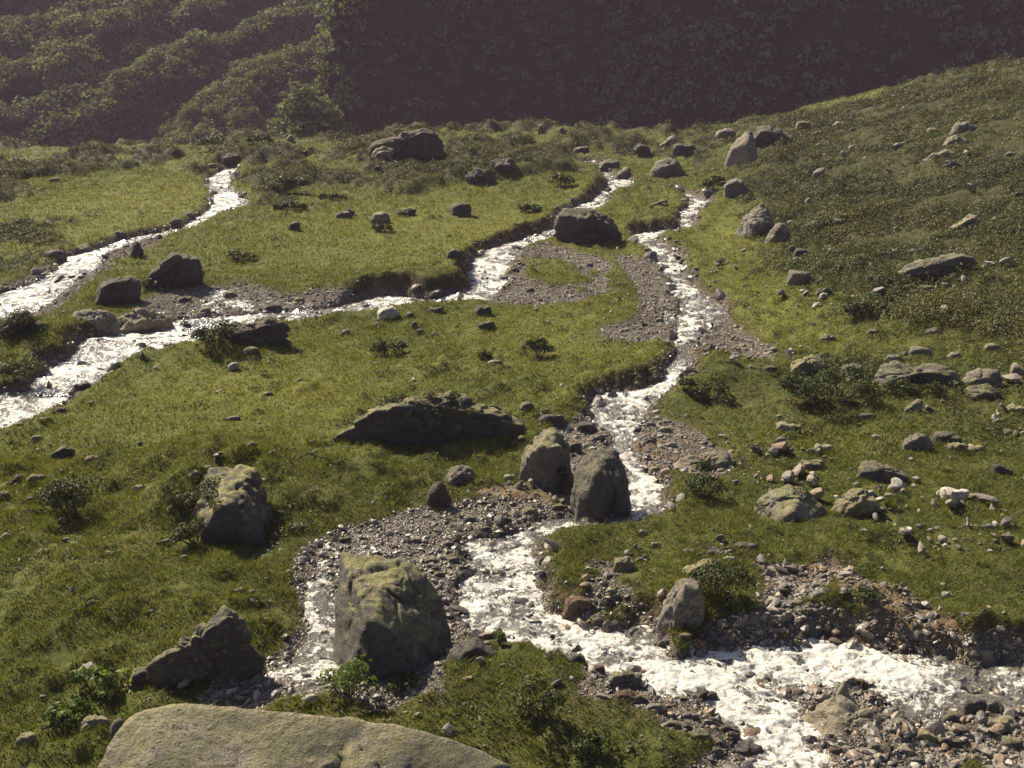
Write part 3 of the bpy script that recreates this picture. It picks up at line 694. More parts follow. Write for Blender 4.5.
hero('dark hilltop block', 'dark blocky outcrop behind the leaning pale slab', [(750,136),(756,126),(770,124),(784,132),(780,142),(764,150),(752,146)], tint='d', lichen=.2, thick=1.0, res=4, front=[(10,-30,.2)])
hero('twin hillfoot boulders', 'big grey boulder at the foot of the hill, with a smaller mate against it',
     [(735,232),(740,216),(754,205),(764,203),(772,212),(774,224),(766,240),(748,238)], tint='g', lichen=.3, thick=1.0, top=35, front=[(-24, -6, .5), (30, -23, .5)], res=5)
stone('round grey boulder leaning on the bigger one at the foot of the hill', [(764,242),(770,228),(780,220),(789,228),(794,240),(786,245)], tint='g', thick=1.0, res=4)
hero('wedge boulder on the slope', 'large wedge boulder with a pale ribbed top, high on the heath slope',
     [(900,272),(912,262),(935,255),(960,250),(972,256),(975,265),(960,278),(925,284),(906,280)], tint='g', lichen=.5, thick=1.0, top=34, front=[(16, -25, .13), (-24, -8, .42)], res=5, strata=.02)
hero('flat stream-side boulder', 'broad pale flat-topped boulder sitting in the edge of the wide stream',
     [(113,328),(118,316),(130,309),(146,308),(162,314),(172,323),(168,333),(145,335),(120,334)], tint='p', lichen=.3, thick=1.1, top=45, front=[(16, -25, .22), (-26, 6, .46)], res=5, chips=4)
stone('low grey ledge of rock joined to the broad pale boulder by the wide stream', [(67,318),(75,310),(92,309),(108,312),(118,322),(112,334),(92,340),(74,335)], tint='g', lichen=.4, thick=1.0, top=40, res=5)
hero('black block between streams', 'dark angular block on the grass tongue between the two streams',
     [(94,300),(100,284),(115,277),(132,275),(143,283),(138,297),(122,306),(104,305)], tint='d', lichen=.1, thick=.9, top=24, front=[(12, -34, .14)], res=5)
hero('big dark twin block', 'big dark broken boulder with a lower front lump, above the stream gravel',
     [(148,276),(158,262),(172,252),(188,252),(203,260),(198,276),(192,288),(174,291),(158,286)], tint='d', lichen=.2, thick=.9, top=22, front=[(6, -25, .14), (-30, -16, .36)], res=5, chips=8)
hero('rounded stream-bend rock', 'rounded rock with a lit grey back at the bend of the wide stream',
     [(220,330),(228,321),(248,317),(270,316),(286,325),(291,333),(280,343),(262,347),(240,343),(225,340)], tint='d', lichen=.4, thick=.9, top=42, front=[(14, -25, .2), (-30, 2, .46)], res=5)
hero('shrubby boulder by stream', 'rough grey lump of a boulder beside the far stream at the picture edge',
     [(-6,330),(2,318),(18,310),(34,312),(45,326),(40,340),(15,342)], tint='d', lichen=.3, thick=.9, res=5, rough=.1, chips=9)
hero('long crest outcrop', 'long dark outcrop near the crest with a jagged ridge line',
     [(370,152),(372,142),(386,136),(405,132),(425,128),(440,134),(444,144),(425,152),(395,158),(376,160)], tint='d', lichen=.25, thick=0.9, top=22, front=[(6, -34, .1)], res=5, rough=.09, chips=8)
stone('pale grey boulder lying against the long crest outcrop', [(370,158),(373,149),(384,146),(394,149),(393,157),(380,161)], tint='p', thick=1.0, res=4)
hero('tilted far slab', 'tilted pale slab lying alone in the far meadow beside the stream',
     [(650,172),(656,162),(668,158),(678,161),(686,172),(680,179),(662,179)], tint='g', lichen=.3, thick=.9, top=42, front=[(10, -25, .16)], res=4)
hero('flat-topped hill rock', 'low tabular rock in the rocky meadow below the hill, grey and cracked',
     [(868,388),(880,370),(900,362),(930,360),(952,368),(958,376),(930,384),(905,392),(880,393)], tint='g', lichen=.6, thick=1.0, top=44, front=[(10, -25, .2), (-24, 2, .46)], res=5, strata=.03)
hero('pale hummock boulder', 'pale knobbly boulder behind the big green shrub of the rocky meadow',
     [(783,372),(792,362),(806,354),(818,353),(828,362),(826,374),(812,382),(794,379)], tint='y', lichen=.4, thick=.9, top=30, res=5, rough=.08)
hero('humped meadow boulder', 'smooth humped boulder with a mossy back, low in the rocky meadow',
     [(748,522),(758,505),(772,492),(790,483),(806,486),(820,500),(826,508),(800,516),(770,524)], tint='g', lichen=.8, thick=.9, top=38, front=[(20, -8, .5), (-24, 2, .5)], res=5, chips=4)
hero('crumpled grey boulder', 'crumpled pale grey boulder with an undercut dark foot, in the meadow',
     [(832,510),(838,498),(850,487),(864,486),(875,492),(877,505),(866,516),(846,520)], tint='y', lichen=.5, thick=.9, top=34, front=[(-12, -2, .5), (24, -36, .45)], res=5, rough=.08)
hero('dark-fronted meadow rock', 'grey rock with a dark hollow front and a tail sinking into the grass',
     [(857,478),(860,464),(872,460),(892,463),(908,472),(905,480),(880,484),(862,484)], tint='g', lichen=.5, thick=1.0, top=40, front=[(8, -25, .2), (-30, -6, .45)], res=5)
hero('broken meadow boulder', 'broken boulder with a split top in the middle of the rocky meadow',
     [(901,450),(904,438),(914,432),(926,434),(934,444),(932,453),(914,456)], tint='g', lichen=.4, thick=.9, res=4)
stone('dark slanting boulder pressed against the broken boulder', [(928,442),(936,432),(948,430),(962,438),(958,446),(940,448)], tint='d', lichen=.4, thick=1.0, res=4)
hero('sloping stone stack', 'tilted grey boulder with a flat sunlit back, at the far end of the rocky meadow',
     [(958,384),(966,373),(984,366),(996,368),(1000,376),(990,388),(970,391)], tint='g', lichen=.5, thick=1.0, top=44, res=4)
stone('dark split boulder in front of the tilted grey boulder', [(958,398),(966,388),(984,382),(996,388),(990,398),(970,402)], tint='d', lichen=.6, thick=1.0, top=44, front=[(30, -34, .34)], res=4)
hero('pale lip slab', 'broad pale slab lying flat on the gravel beside the narrow stream',
     [(674,466),(684,457),(705,451),(725,450),(738,460),(732,470),(715,478),(692,476)], tint='p', lichen=.3, thick=1.2, top=52, res=5, name='rock_slab')
hero('black stream-bank rock', 'pointed dark rock with a pale edge overhanging the rapid',
     [(658,622),(664,600),(676,580),(688,572),(698,580),(703,600),(700,622),(684,634),(668,632)], tint='g', lichen=.3, thick=.9, top=26, front=[(30, -30, .42), (-40, -18, .5)], res=5)
stone('grassy backed rock above the pointed dark rock on the bank', [(676,580),(686,566),(700,558),(718,556),(722,564),(710,572),(694,582)], tint='y', lichen=.7, thick=1.0, top=40, res=4)
hero('flat rock amid rapids', 'large flat angular rock in the lower rapids with a cream tip',
     [(806,722),(818,704),(838,696),(862,706),(892,718),(900,728),(880,736),(850,742),(820,738)], tint='p', lichen=.1, thick=1.1, top=50, front=[(18, -26, .4), (-30, -2, .45)], res=5, chips=4)
hero('sloped rock by the knoll', 'sloping smooth dark rock wedged between the square boulder and the knoll',
     [(440,662),(450,648),(462,640),(476,637),(485,644),(480,654),(462,664)], tint='d', lichen=.1, thick=.9, top=30, front=[(20, -23, .45), (-30, -3, .5)], res=4)
hero('slanted grey bank slab', 'slanting grey slab at the top edge of the wet gravel',
     [(443,478),(452,468),(466,464),(476,472),(482,482),(470,487),(452,484)], tint='g', lichen=.3, thick=.9, top=36, res=4)
stone('upright dark stone on the turf edge above the wet gravel', [(430,508),(428,490),(434,480),(444,482),(452,496),(452,510),(440,514)], tint='d', lichen=.2, thick=.9, res=4)
hero('hilltop outcrop', 'pale outcrop of three stepped blocks high on the heath slope, its lower step',
     [(918,164),(930,154),(945,148),(954,152),(940,162),(926,167)], tint='p', lichen=.2, thick=.9, res=4)
stone('middle block of the pale stepped outcrop high on the heath slope', [(938,150),(946,138),(956,134),(968,140),(962,150),(948,152)], tint='p', thick=.9, res=4)
stone('top block of the pale stepped outcrop high on the heath slope', [(948,134),(956,122),(968,120),(978,128),(972,136)], tint='g', thick=.9, res=4)
hero('ochre midstream rock', 'rounded ochre rock washed by the rapid beside the wet gravel',
     [(466,603),(472,592),(488,589),(502,593),(509,603),(500,611),(478,611)], tint='o', lichen=0, thick=1.1, top=46, res=4)
hero('orange flood rock', 'broad orange-stained rock under the meadow bank of the lower rapid',
     [(926,656),(932,646),(946,644),(958,650),(962,657),(945,660)], tint='o', lichen=0, thick=1.0, top=42, res=4)
hero('reddish bank boulder', 'reddish brown boulder propping the turf bank of the grass island',
     [(562,612),(566,598),(580,594),(594,600),(594,616),(582,624),(568,620)], tint='r', lichen=.1, thick=.9, res=4)
hero('square island stone', 'small square yellowish stone standing on the grass island', [(613,570),(615,558),(628,555),(636,561),(633,573),(620,575)], tint='y', lichen=.5, thick=.9, res=4, name='stone', cat='stone')
hero('round rapid boulder', 'round pale boulder with a dark wet foot at the edge of the lower rapid', [(748,640),(750,630),(760,626),(771,631),(772,641),(762,646),(752,646)], tint='p', lichen=0, thick=1.0, res=4)

SMALL = """63 143 20 4 g f;234 159 26 14 d b;215 166 18 5 p f;172 223 20 15 d s;120 235 14 9 d b;83 251 22 13 d r;55 255 22 12 d b;137 249 15 22 d p;295 226 13 11 d b;344 215 18 10 d r;
136 163 8 4 g r;290 138 12 9 p p;306 153 7 7 g b;55 180 12 6 g r;504 167 36 20 d r;479 178 40 20 d f;461 210 24 17 d b;542 129 12 12 p p;563 131 10 8 g b;642 151 18 16 d b;668 142 20 14 p s;683 150 26 15 d b;
625 174 22 16 g p;659 203 18 9 d s;611 165 20 13 d b;583 150 20 9 d r;381 218 20 14 p b;405 213 36 10 d f;378 169 8 8 d b;348 213 18 8 d r;455 254 18 13 d b;727 134 22 15 g b;737 189 27 22 g b;815 225 24 10 g f;840 223 16 11 g b;
809 201 8 7 p r;804 125 16 9 p b;840 124 14 6 p f;963 224 30 22 p s;1012 154 12 5 g f;885 254 20 6 g f;933 130 14 6 p f;916 132 10 6 d b;800 254 16 12 d b;829 252 9 10 p p;792 250 10 12 d r;
17 398 34 10 d f;58 358 18 8 p f;38 365 26 9 g f;82 387 18 10 d b;29 412 18 9 d s;22 399 14 9 d b;251 351 20 12 g r;234 367 11 10 w b;346 333 12 9 w b;143 356 7 11 d p;273 309 18 12 d b;234 419 33 5 p f;268 394 12 5 g r;251 447 17 11 g r;220 455 6 7 d b;
36 439 14 9 g r;15 443 10 4 p f;38 450 10 4 w f;65 452 32 15 d p;93 459 18 9 p f;14 481 26 16 d s;36 480 20 13 y b;5 496 12 12 g r;29 500 12 7 g r;143 487 30 7 p f;196 475 16 14 p r;206 468 20 6 p f;313 442 12 5 g f;292 449 10 4 p f;172 509 10 10 p r;
389 314 23 15 w b;410 315 11 8 g r;436 310 22 8 g f;484 311 20 13 d b;487 326 18 12 d b;415 325 9 11 d p;420 332 10 7 d r;376 325 14 6 g f;496 362 18 5 p f;527 407 18 13 g r;554 421 34 20 d b;510 478 14 9 w b;518 441 17 14 d s;625 411 30 11 r f;650 510 14 13 d b;683 375 9 6 d r;637 384 8 6 p b;
545 432 0 0 g b;799 279 26 18 g b;818 305 11 6 w f;856 307 15 7 p f;880 304 16 10 g p;926 290 18 12 d b;828 338 20 9 g f;920 351 20 11 g b;894 358 19 10 g r;952 355 17 9 g s;992 348 20 12 g r;933 332 18 8 g f;873 333 12 8 g b;852 372 26 17 d b;857 380 22 12 p b;1018 372 16 16 p b;770 369 18 9 d r;1016 410 22 12 y r;
806 392 30 8 p f;790 428 28 12 p b;868 417 22 9 g b;883 411 18 5 g f;913 407 20 17 g s;930 409 12 8 g p;877 437 13 6 p r;825 448 20 8 p f;813 451 16 7 g f;813 465 50 13 y f;957 448 26 12 y b;975 449 20 12 y f;1002 470 30 13 d p;947 469 13 6 p f;878 510 24 8 y f;956 495 35 15 w b;974 497 14 10 y b;890 496 18 7 p f;990 430 14 6 g f;1009 432 14 8 g f;999 422 12 8 g b;
141 678 27 24 d r;86 673 30 20 w r;93 604 20 10 g r;223 577 13 6 p f;239 591 15 7 p f;110 554 18 5 y f;184 558 9 6 p b;5 537 12 8 p r;268 619 13 5 p f;253 602 12 10 g f;299 528 28 12 d f;165 542 14 7 p b;311 701 18 14 w b;95 724 30 20 p r;118 730 16 26 g b;151 612 12 6 g r;26 740 24 18 y f;
498 616 22 14 o r;513 626 30 14 d f;525 622 16 10 o r;485 530 14 9 d b;600 620 26 16 g f;578 659 18 14 g b;599 669 14 10 r r;625 680 36 26 g b;625 697 26 16 r r;666 646 24 19 d b;684 640 18 16 d b;642 533 9 8 p r;701 621 14 12 p r;785 636 9 12 o p;770 624 14 10 g b;706 697 30 17 d r;724 681 26 20 d b;
791 604 26 12 p s;820 598 24 18 g b;810 613 24 8 d f;830 608 18 12 p b;803 586 16 9 w s;850 612 16 10 g b;863 629 20 14 g b;820 569 34 9 o f;846 574 32 7 w f;880 648 34 11 o f;1002 651 22 17 p b;978 657 30 18 p b;947 595 11 8 w b;913 604 24 8 p f;968 615 30 8 g f;913 544 10 4 w f;864 531 12 5 w f;988 527 18 9 g f;
804 676 20 11 y r;783 685 30 14 r f;860 684 20 12 r r;875 682 16 12 r b;843 692 18 26 p p;971 692 32 20 o r;975 707 24 23 d b;995 708 18 18 g b;954 720 22 19 d b;1000 726 36 22 p b;744 750 44 18 d f;682 669 16 15 g p;746 547 34 12 d f;729 560 13 8 w b;760 665 20 12 r f;698 646 22 16 r b;770 645 14 12 d r;742 614 18 10 p f;720 566 14 8 p b;688 552 18 8 g f;756 604 16 10 g b;775 612 18 10 p b;
905 725 24 14 g b;926 738 26 16 y b;880 750 30 16 g b;840 752 24 14 r b;950 745 28 18 d b;980 750 26 16 g f;1012 745 22 18 d b;905 752 20 12 p b;770 735 22 14 d b;790 718 20 12 r r;730 730 18 12 d b;700 735 24 12 g f;716 752 22 12 p b;655 708 20 12 g b;672 725 18 10 p r;640 700 16 12 d b;690 716 20 10 g r;
575 448 16 14 d b;585 428 20 14 d b;598 418 18 10 d f;560 508 20 10 d b;530 512 16 10 p b;505 520 14 8 d b;470 520 16 10 g r;450 545 14 9 d b;430 560 16 10 p r;440 575 14 9 g b;415 540 14 8 g r;455 560 12 8 d b;520 570 12 8 d r;545 560 14 9 d b;500 560 14 7 d f;345 540 12 7 d b;470 615 14 10 d b;478 625 14 10 d b;640 560 10 7 p b;655 545 10 7 p b;600 580 14 8 g f;610 592 12 8 p b;590 570 12 7 w b;690 468 0 0 p b;
630 455 14 9 r f;650 440 16 9 g f;665 430 14 8 p b;672 445 12 8 w b;655 470 12 8 p b;640 430 14 8 d b;700 300 12 7 g f;712 322 12 7 g b;735 338 10 6 p f;660 320 10 6 p r;625 330 12 6 p f;530 290 10 6 g r;515 270 9 5 d b;590 265 9 5 p r;185 300 14 8 d b;230 295 14 8 g b;300 300 12 7 g b;330 303 12 7 d b;205 310 14 8 p r;160 325 12 8 d b;
85 270 10 6 d r;70 283 12 7 d b;30 300 14 7 g f;45 275 10 6 p r;110 345 12 7 d f;125 351 12 7 g f;200 330 10 6 d r;190 215 9 6 g b;222 195 10 5 d f;232 205 9 5 g f;60 410 14 7 d f;45 420 12 6 g b"""
SHAPE = {'b': 'blocky', 'f': 'flat', 'p': 'pointed', 'r': 'rounded', 's': 'slanting'}
rows = [r.split() for r in SMALL.replace('\n', '').split(';')]
for q, (cx, cy, w, h, tn, sh) in enumerate(rows):
    cx, cy, w, h = float(cx), float(cy), float(w), float(h)
    if w < 1: continue
    rs = random.Random(q)
    o = stone(None, mk_outline(cx, cy, w, h, sh, q + 5), tint=tn, lichen=rs.choice([0, .2, .4, .6]) if tn in 'gpyd' else 0,
              name='stone' if w < 22 else 'boulder', cat='stone' if w < 22 else 'boulder', thick=rs.uniform(.75, 1.15), top={'f': 44, 'p': 22, 'r': 34, 's': 34, 'b': 26}[sh],
              res=4 if w > 24 else 3, rough=rs.uniform(.05, .09), chips=rs.randint(4, 9), sharp={'r': 18}.get(sh, 40))
    THINGS[-1][6] = SHAPE[sh]
# describe each smaller stone by its look and by the landmarks it lies beside
used = {}
for T_ in THINGS:
    o, px, py, w, h, tn, sh = T_
    if 'label' in o: continue
    d = sorted(LM, key=lambda l: math.hypot(l[1] - px, (l[2] - py) * 1.5))
    A = d[0]; va = (px - A[1], (py - A[2]) * 1.5); ra = math.hypot(*va) + 1e-6
    def align(l):
        vb = (l[1] - A[1], (l[2] - A[2]) * 1.5); rb = math.hypot(*vb) + 1e-6
        return (va[0] * vb[0] + va[1] * vb[1]) / (ra * rb) - .0006 * rb
    Bn = max(d[1:], key=align)
    size = 'tiny' if w < 10 else 'small' if w < 16 else 'middling' if w < 24 else 'large'
    key = f"{size} {TONE[tn]} {sh} {o['category']} near {A[0]}, towards {Bn[0]}"
    used.setdefault(key, []).append((ra, T_))
ORD = ['nearer', 'second', 'third', 'fourth', 'fifth']
for key, L in used.items():
    L.sort(key=lambda e: e[0])
    for i, (ra, T_) in enumerate(L):
        lb = key
        if len(L) > 1: lb = key + (', ' + ('adjoining' if i == 0 else 'farther' if len(L) == 2 else f'{ORD[i]} out'))
        T_[0]['label'] = lb
        if len(lb.split()) > 16: print('LONG', len(lb.split()), lb)
print('stones', len(THINGS))

# ---------------------------------------------------------------- shrubs and broad-leaved plants
def tube(p0, p1, r0, r1, k=5):
    p0, p1 = np.array(p0, float), np.array(p1, float); d = p1 - p0; d = d / (np.linalg.norm(d) + 1e-9)
    a = np.cross(d, [.3, .9, .2]); a /= np.linalg.norm(a); b = np.cross(d, a)
    an = np.linspace(0, 2 * math.pi, k, endpoint=False); c = np.cos(an)[:, None] * a + np.sin(an)[:, None] * b
    return np.concatenate([p0 + c * r0, p1 + c * r1]), np.array([[i, (i + 1) % k, k + (i + 1) % k, k + i] for i in range(k)])
def join(parts):
    V, Fc, o = [], [], 0
    for v, f in parts: V.append(v); Fc.append(f + o); o += len(v)
    return np.concatenate(V), np.concatenate(Fc)
def shrub(label, cx, cy, w, h, mat=None, leaf=.035, dens=1.0, seed=0, name='shrub', group='shrubs growing in the meadow', tone0=.42):
    g = np.random.default_rng(seed + 900)
    P = unproject([(cx, cy + h * .42)], ground)[0]; dep = (P - CAM) @ FWD; s = dep / FPX
    W, Hh = w * s, h * s * 1.02; D = min(W, 1.6 * Hh) * .9
    r = bpy.data.objects.new(name, None); col.objects.link(r); r.location = (P[0], P[1] + D * .4, float(ground(P[0], P[1] + D * .4)))
    tag(r, label, 'shrub' if name == 'shrub' else 'plant', group)
    leaf = leaf * max(1.0, dep / 30)
    nl = max(6, int(4 + 7 * W / (Hh + .01) * .6)); n = int(min(5200, max(500, dens * 1.6 * W * Hh * 3.2 / (leaf * leaf * 2.2))))
    lc = np.stack([g.uniform(-.5, .5, nl) * W * .78, g.uniform(-.5, .5, nl) * D * .8, np.zeros(nl)], 1)
    fall = np.sqrt(np.maximum(.05, 1 - (lc[:, 0] / (W * .52)) ** 2))
    lr = np.minimum(Hh * .5, W * .3) * g.uniform(.55, 1.0, nl) * (.5 + .5 * fall); lc[:, 2] = np.maximum(.02, (Hh - lr) * fall * g.uniform(.4, 1.0, nl))
    V, Fq, T = clumps(lc, lr, max(30, n // nl), leaf, g, 1.0, tone0, .26, .6)
    f = link('foliage', raw_mesh('foliage', V, Fq, False, {'tone': T}), mat or M_SHRUB, r)
    st = [tube((c[0] * .25, c[1] * .25, -.08), (c[0], c[1], c[2] + q * .3), .012 + .006 * W, .005) for c, q in zip(lc, lr)]
    V, Fq = join(st); link('stems', raw_mesh('stems', V, Fq, True), M_STEM, r)
    return r
SH = [('big green bush spreading in front of the pale knobbly boulder', 836, 396, 112, 36), ('low dark cushion shrub on the turf tip beside the narrow stream', 714, 396, 42, 18),
 ('small round shrub at the water edge by the narrow stream turf', 688, 389, 18, 15), ('dark shrub mound growing over two half-hidden stones below the wedge boulder', 868, 314, 52, 20),
 ('dark tuft growing on the broad pale slab beside the narrow stream', 707, 470, 18, 22), ('dark leafy bush alone on the grass knoll below the square boulder', 540, 718, 52, 46),
 ('twin-lobed low bush in mid meadow behind the long ridge rock', 387, 351, 38, 17), ('round dark bush in mid meadow near a pale flat stone', 539, 350, 34, 22),
 ('tiny dark bush touching the pale flat stone in mid meadow', 484, 357, 16, 10), ('low bush on the bank above the stream gravel, near the dark broken boulder', 239, 257, 36, 11),
 ('grassy shrub mound beside the rounded stream-bend rock', 211, 344, 42, 26), ('dark heath shrub mound on the slope above the cut boulder', 66, 508, 72, 42),
 ('thick dark bush sheltering beside the pointed dark rock on the bank', 722, 597, 58, 44), ('dark bush overhanging the wide stream at the picture edge', 16, 380, 44, 26),
 ('leafy plant climbing between the two boulders by the stream', 562, 482, 16, 34), ('small light green bush behind the black block between streams', 150, 286, 24, 12),
 ('low wide heath mound in the far meadow, darkest of its row', 282, 182, 58, 14), ('narrow heath mound in the far meadow behind the streams', 330, 196, 36, 9),
 ('flat heath patch in the far meadow below the darkest mound', 290, 207, 44, 9), ('low dark bush beside the flat stones of the far meadow', 380, 229, 30, 8),
 ('dark bush row end above the stream by the far meadow edge', 560, 182, 36, 14), ('small bush on the far bank before the fork boulder', 530, 210, 26, 9),
 ('rounded bush at the foot of the leaning pale slab', 712, 186, 16, 12), ('round bush between the far streams by the bank', 718, 181, 12, 9),
 ('grey-green willow bush on the crest by the far stream head', 212, 146, 34, 16), ('smaller grey-green willow bush on the crest', 258, 140, 30, 12),
 ('dark bush on the turf just downhill of the cut boulder', 192, 538, 40, 26), ('low dark bush under the cut boulder on the shaded turf', 182, 512, 40, 18),
 ('low green bush in the rocky meadow before the humped boulder', 705, 490, 40, 22), ('green bush on the stream gravel before the tabular rock', 905, 392, 40, 18),
 ('dark bush by the tilted grey boulder in the rocky meadow', 938, 392, 22, 14), ('low round bush at the turf lip of the lower rapid', 870, 610, 30, 16),
 ('grass-green bush on the knoll edge by the square boulder', 400, 688, 34, 18), ('low bush at the lower end of the knoll above the gravel', 590, 755, 50, 26)]
for i, (lb, cx, cy, w, h) in enumerate(SH): shrub(lb, cx, cy, w, h, seed=i, mat=M_HEATH if ('dark' in lb or 'heath' in lb) else M_SHRUB)
shrub('bright leafy plant at the foot of the square boulder', 346, 690, 60, 42, M_BROAD, .05, .6, 71, 'broadleaf_plant', 'bright broad-leaved plants', .5)
shrub('bright leafy plant around the whitish stone above the huge slab', 92, 692, 56, 30, M_BROAD, .06, .5, 72, 'broadleaf_plant', 'bright broad-leaved plants', .5)
shrub('low bright leafy plant beside the huge slab at the picture edge', 62, 718, 50, 24, M_BROAD, .06, .5, 73, 'broadleaf_plant', 'bright broad-leaved plants', .45)
shrub('bright sprig growing beside the sloping rock by the knoll', 498, 640, 16, 16, M_BROAD, .035, .6, 74, 'broadleaf_plant', 'bright broad-leaved plants', .55)
# ---------------------------------------------------------------- the trees one can tell apart on the mountain foot
def tree(label, px, py, h_px, seed, protos={}):
    g = np.random.default_rng(seed)
    k = seed % 3
    if k not in protos:
        gg = np.random.default_rng(k + 50); nl = 11
        lc = np.stack([gg.normal(0, .20, nl), gg.normal(0, .20, nl), gg.uniform(.35, .86, nl)], 1); lr = gg.uniform(.12, .24, nl)
        V, Fq, T = clumps(lc, lr, 90, .034, gg, 1.0, .5, .24, .6); cm = raw_mesh('crown', V, Fq, False, {'tone': T}); cm.materials.append(M_CROWN)
        st = [tube((0, 0, -.1), (.02, 0, .45), .035, .02, 6)] + [tube((.01, 0, .25), tuple(c), .014, .004) for c in lc]
        V, Fq = join(st); tm = raw_mesh('trunk', V, Fq, True); tm.materials.append(M_STEM); protos[k] = (cm, tm)
    P = unproject([(px, py)], (lambda x, y: np.maximum(mount(x, y), ground(x, y))))[0]
    if seed < 20:
        x_ = (px - 512) / FPX * 185; y_ = 179 + 4 * g.uniform(-1, 1); P = np.array([x_, y_, float(ground(x_, y_))])
    r = bpy.data.objects.new('tree', None); col.objects.link(r); r.location = P; H = h_px * ((P - CAM) @ FWD) / FPX; r.scale = (H * 1.15, H * 1.15, H); r.rotation_euler = (0, 0, g.uniform(0, 6))
    tag(r, label, 'tree', 'trees at the mountain foot')
    for nm, m in zip(('crown', 'trunk'), protos[k]): link(nm, m, None, r)
GROVE = [(292, 118, 24), (305, 112, 26), (318, 106, 28), (331, 104, 27), (344, 110, 26), (352, 120, 22), (312, 124, 22), (334, 122, 22)]
for i, (px, py, h) in enumerate(GROVE): tree('leafy tree of the sunlit grove standing before the shaded mountain wall', px, py, h, i)
for i, (px, py, h) in enumerate([(60, 130, 18), (92, 132, 20), (128, 131, 20), (160, 128, 22), (190, 126, 24), (215, 122, 22), (236, 128, 20), (255, 124, 18)]):
    tree('leafy tree in the row along the foot of the sunlit mountain flank', px, py, h, i + 20)

# cushions of plants growing on boulders are parts of them
def cap(key, pts, r, mat, tone=.4):
    o = next(T_[0] for T_ in THINGS if T_[0].get('label', '').startswith(key)); me = o.data; n = len(me.vertices)
    co = np.empty(n * 3, F32); me.vertices.foreach_get('co', co); co = co.reshape(-1, 3).astype(float); W = co + np.array(o.location)
    d = W - CAM; z = d @ FWD; u = 512 + FPX * d[:, 0] / z; v = 384 - FPX * (d @ UPV) / z
    g = np.random.default_rng(len(key)); cs = []
    for px, py in pts:
        k = np.argmin((u - px) ** 2 + (v - py) ** 2 + 40 * (z - z.min())); cs.append(co[k])
    cs = np.array(cs) - [0, 0, r * .2]
    V, Fq, T = clumps(cs, np.full(len(cs), r) * g.uniform(.7, 1.2, len(cs)), 240, r * .1, g, .7, tone, .25, .5)
    link('foliage', raw_mesh('foliage', V, Fq, False, {'tone': T}), mat, o)
cap('long low dark', [(392, 396), (400, 394), (384, 398), (430, 392), (455, 394), (420, 402), (440, 412), (470, 410), (410, 415)], .32, M_HEATH)
cap('humped boulder' if False else 'smooth humped', [(760, 505), (800, 490)], .22, M_SHRUB)
cap('boulder with a lit', [(212, 480), (208, 486), (210, 494), (214, 502)], .34, M_HEATH)
cap('rough grey lump', [(6, 322), (20, 314), (30, 318), (10, 332), (36, 328)], .45, M_HEATH)

# grass
def grass():
    def zone_pts(n, ya, yb):
        y = np.sqrt(g2.uniform(ya ** 2, yb ** 2, n)); x = g2.uniform(-.6, .68, n) * (y + 4); return x, y
    sets = [(420000, 15, 34, .011, .10), (330000, 34, 62, .018, .125), (240000, 62, 110, .03, .17), (90000, 110, 165, .05, .22)]
    VV, TT = [], []
    FX, FY = [], []
    for T_ in THINGS:
        o = T_[0]; yy = o.location[1]
        if yy > 75: continue
        rx = T_[3] * yy / FPX * .5; m = int(min(700, 60 + 260 * rx)); a_ = g2.uniform(0, 6.283, m); q_ = g2.uniform(.75, 1.35, m)
        FX.append(o.location[0] + np.cos(a_) * rx * q_); FY.append(yy + np.sin(a_) * rx * .85 * q_)
    FX, FY = np.concatenate(FX), np.concatenate(FY)
    for n, ya, yb, wd, ht in sets + [(0, 0, 0, .012, .13)]:
        if n: x, y = zone_pts(n, ya, yb)
        else: x, y, n = FX, FY, len(FX)
        w = samp(SW, x, y); s = samp(SG, x, y); h = samp(HE, x, y); o = samp(SO, x, y)
        pt = fbm2(x * 1.1, y * 1.1, 3, 111); big = fbm2(x * .25, y * .25, 4, 113); sm = fbm2(x * 4, y * 4, 2, 115)
        ok = (w > .02 + .12 * pt) & ((s > .1) | (g2.uniform(0, 1, n) < .05)) & (o > -.15) & (pt + .6 * sm > -.62) & (g2.uniform(0, 1, n) > .45 * h)
        ok_i = ok
        x, y, h, pt, big, w = x[ok], y[ok], h[ok], pt[ok], big[ok], w[ok]; n = len(x)
        lu = samp(LU, x, y)
        tk = np.maximum(0, sm[ok_i] - .25) * 2.2
        hh = ht * (1 + .7 * pt + .4 * big + tk) * g2.uniform(.55, 1.3, n) * (1 - .35 * lu)
        az = g2.uniform(0, 2 * math.pi, n); wv = np.stack([np.cos(az), np.sin(az), 0 * az], 1) * (wd * g2.uniform(.7, 1.4, n))[:, None]
        ln = g2.normal(size=(n, 2)) * .55 + np.array([.25, -.25])
        P = np.stack([x, y, ground(x, y) - .01], 1)
        tip = P + np.stack([ln[:, 0] * hh, ln[:, 1] * hh, hh], 1)
        VV.append(np.stack([P - wv, P + wv, tip], 1).reshape(-1, 3))
        t = .34 + .22 * big + .12 * pt + .22 * lu - .18 * h + g2.normal(size=n) * .13
        t = np.where(g2.uniform(0, 1, n) < .04 + .10 * (fbm2(x * .5, y * .5, 3, 117) > .28), .9, t)
        TT.append(np.repeat(np.clip(t, 0, 1), 3))
    V = np.concatenate(VV); print('blades', len(V) // 3)
    return V, np.arange(len(V)).reshape(-1, 3), np.concatenate(TT)
V, Fq, T = grass()
kind(link('grass', raw_mesh('grass', V, Fq, False, {'tone': T}), M_GRASS), 'stuff')


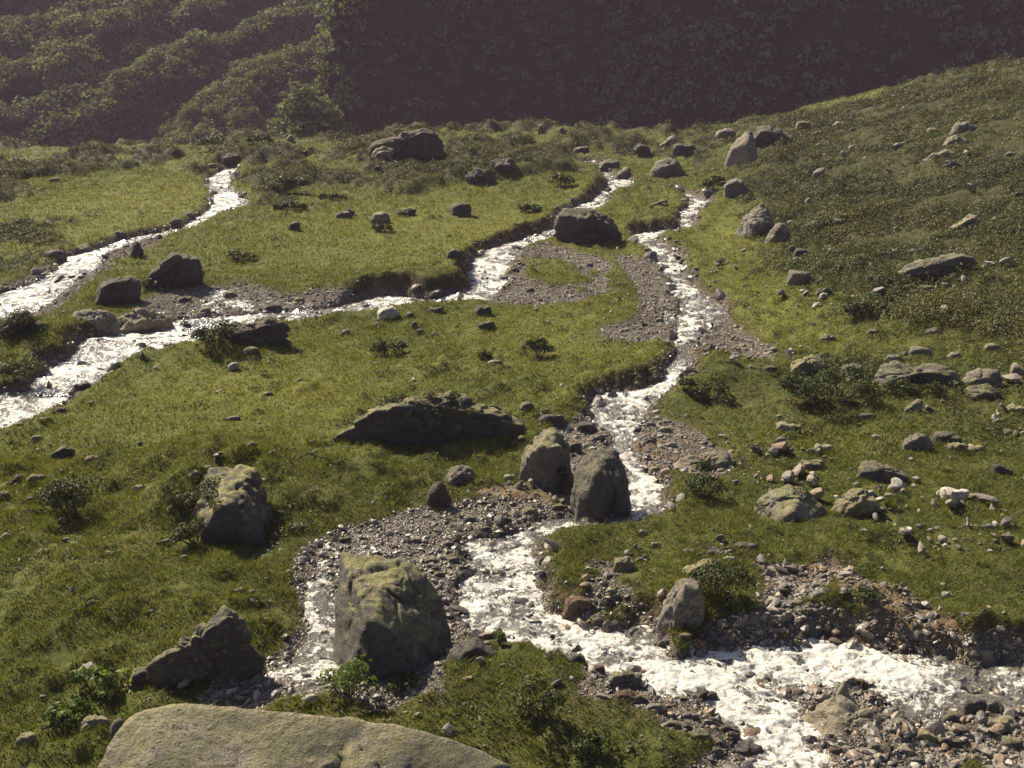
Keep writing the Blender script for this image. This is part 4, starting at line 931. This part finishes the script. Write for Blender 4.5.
# ---------------------------------------------------------------- air, sky, sun
SUN_AZ, SUN_EL = R_(-47), R_(45)      # measured from the view direction, towards the left
S = Vector((math.sin(SUN_AZ) * math.cos(SUN_EL), math.cos(SUN_AZ) * math.cos(SUN_EL), math.sin(SUN_EL)))
ld = bpy.data.lights.new('sun', 'SUN'); ld.energy = 5.0; ld.angle = R_(.5); ld.color = (1.0, .89, .71)
sun = bpy.data.objects.new('sun', ld); col.objects.link(sun); sun.rotation_euler = (-S).to_track_quat('-Z', 'Y').to_euler(); sun.location = (0, 0, 100)
wt = world.node_tree; wt.nodes.clear()
sky = wt.nodes.new('ShaderNodeTexSky'); sky.sky_type = 'NISHITA'; sky.sun_disc = False
sky.sun_elevation = SUN_EL; sky.sun_rotation = SUN_AZ; sky.air_density = 1.0; sky.dust_density = 2.0
bg = wt.nodes.new('ShaderNodeBackground'); bg.inputs['Strength'].default_value = .05
wo = wt.nodes.new('ShaderNodeOutputWorld'); wt.links.new(sky.outputs[0], bg.inputs[0]); wt.links.new(bg.outputs[0], wo.inputs[0])
HAZE = True
if HAZE:
    t = NT('haze_air')
    pv = t.n('ShaderNodeVolumePrincipled', inp={'Color': (.62, .46, .66), 'Density': .00036, 'Anisotropy': 0.0})  # violet air added to lift the blacks of the far slopes
    m = t.done(None, pv.outputs[0])
    a, b = np.array([-330., -12, -40]), np.array([330., 430, 118])
    V = np.array([[(a, b)[i][0], (a, b)[j][1], (a, b)[k][2]] for i in (0, 1) for j in (0, 1) for k in (0, 1)])
    Fc = np.array([[0, 1, 3, 2], [4, 6, 7, 5], [0, 4, 5, 1], [2, 3, 7, 6], [0, 2, 6, 4], [1, 5, 7, 3]])
    kind(link('haze', raw_mesh('haze', V, Fc, False), m), 'stuff')
vs = scene.view_settings; vs.view_transform = 'Standard'; vs.look = 'None'; vs.exposure = 1.12; vs.gamma = 1.0; vs.use_curve_mapping = False
scene.cycles.max_bounces = 6; scene.cycles.diffuse_bounces = 2; scene.cycles.glossy_bounces = 2; scene.cycles.transparent_max_bounces = 8
scene.cycles.volume_bounces = 0; scene.cycles.use_denoising = True
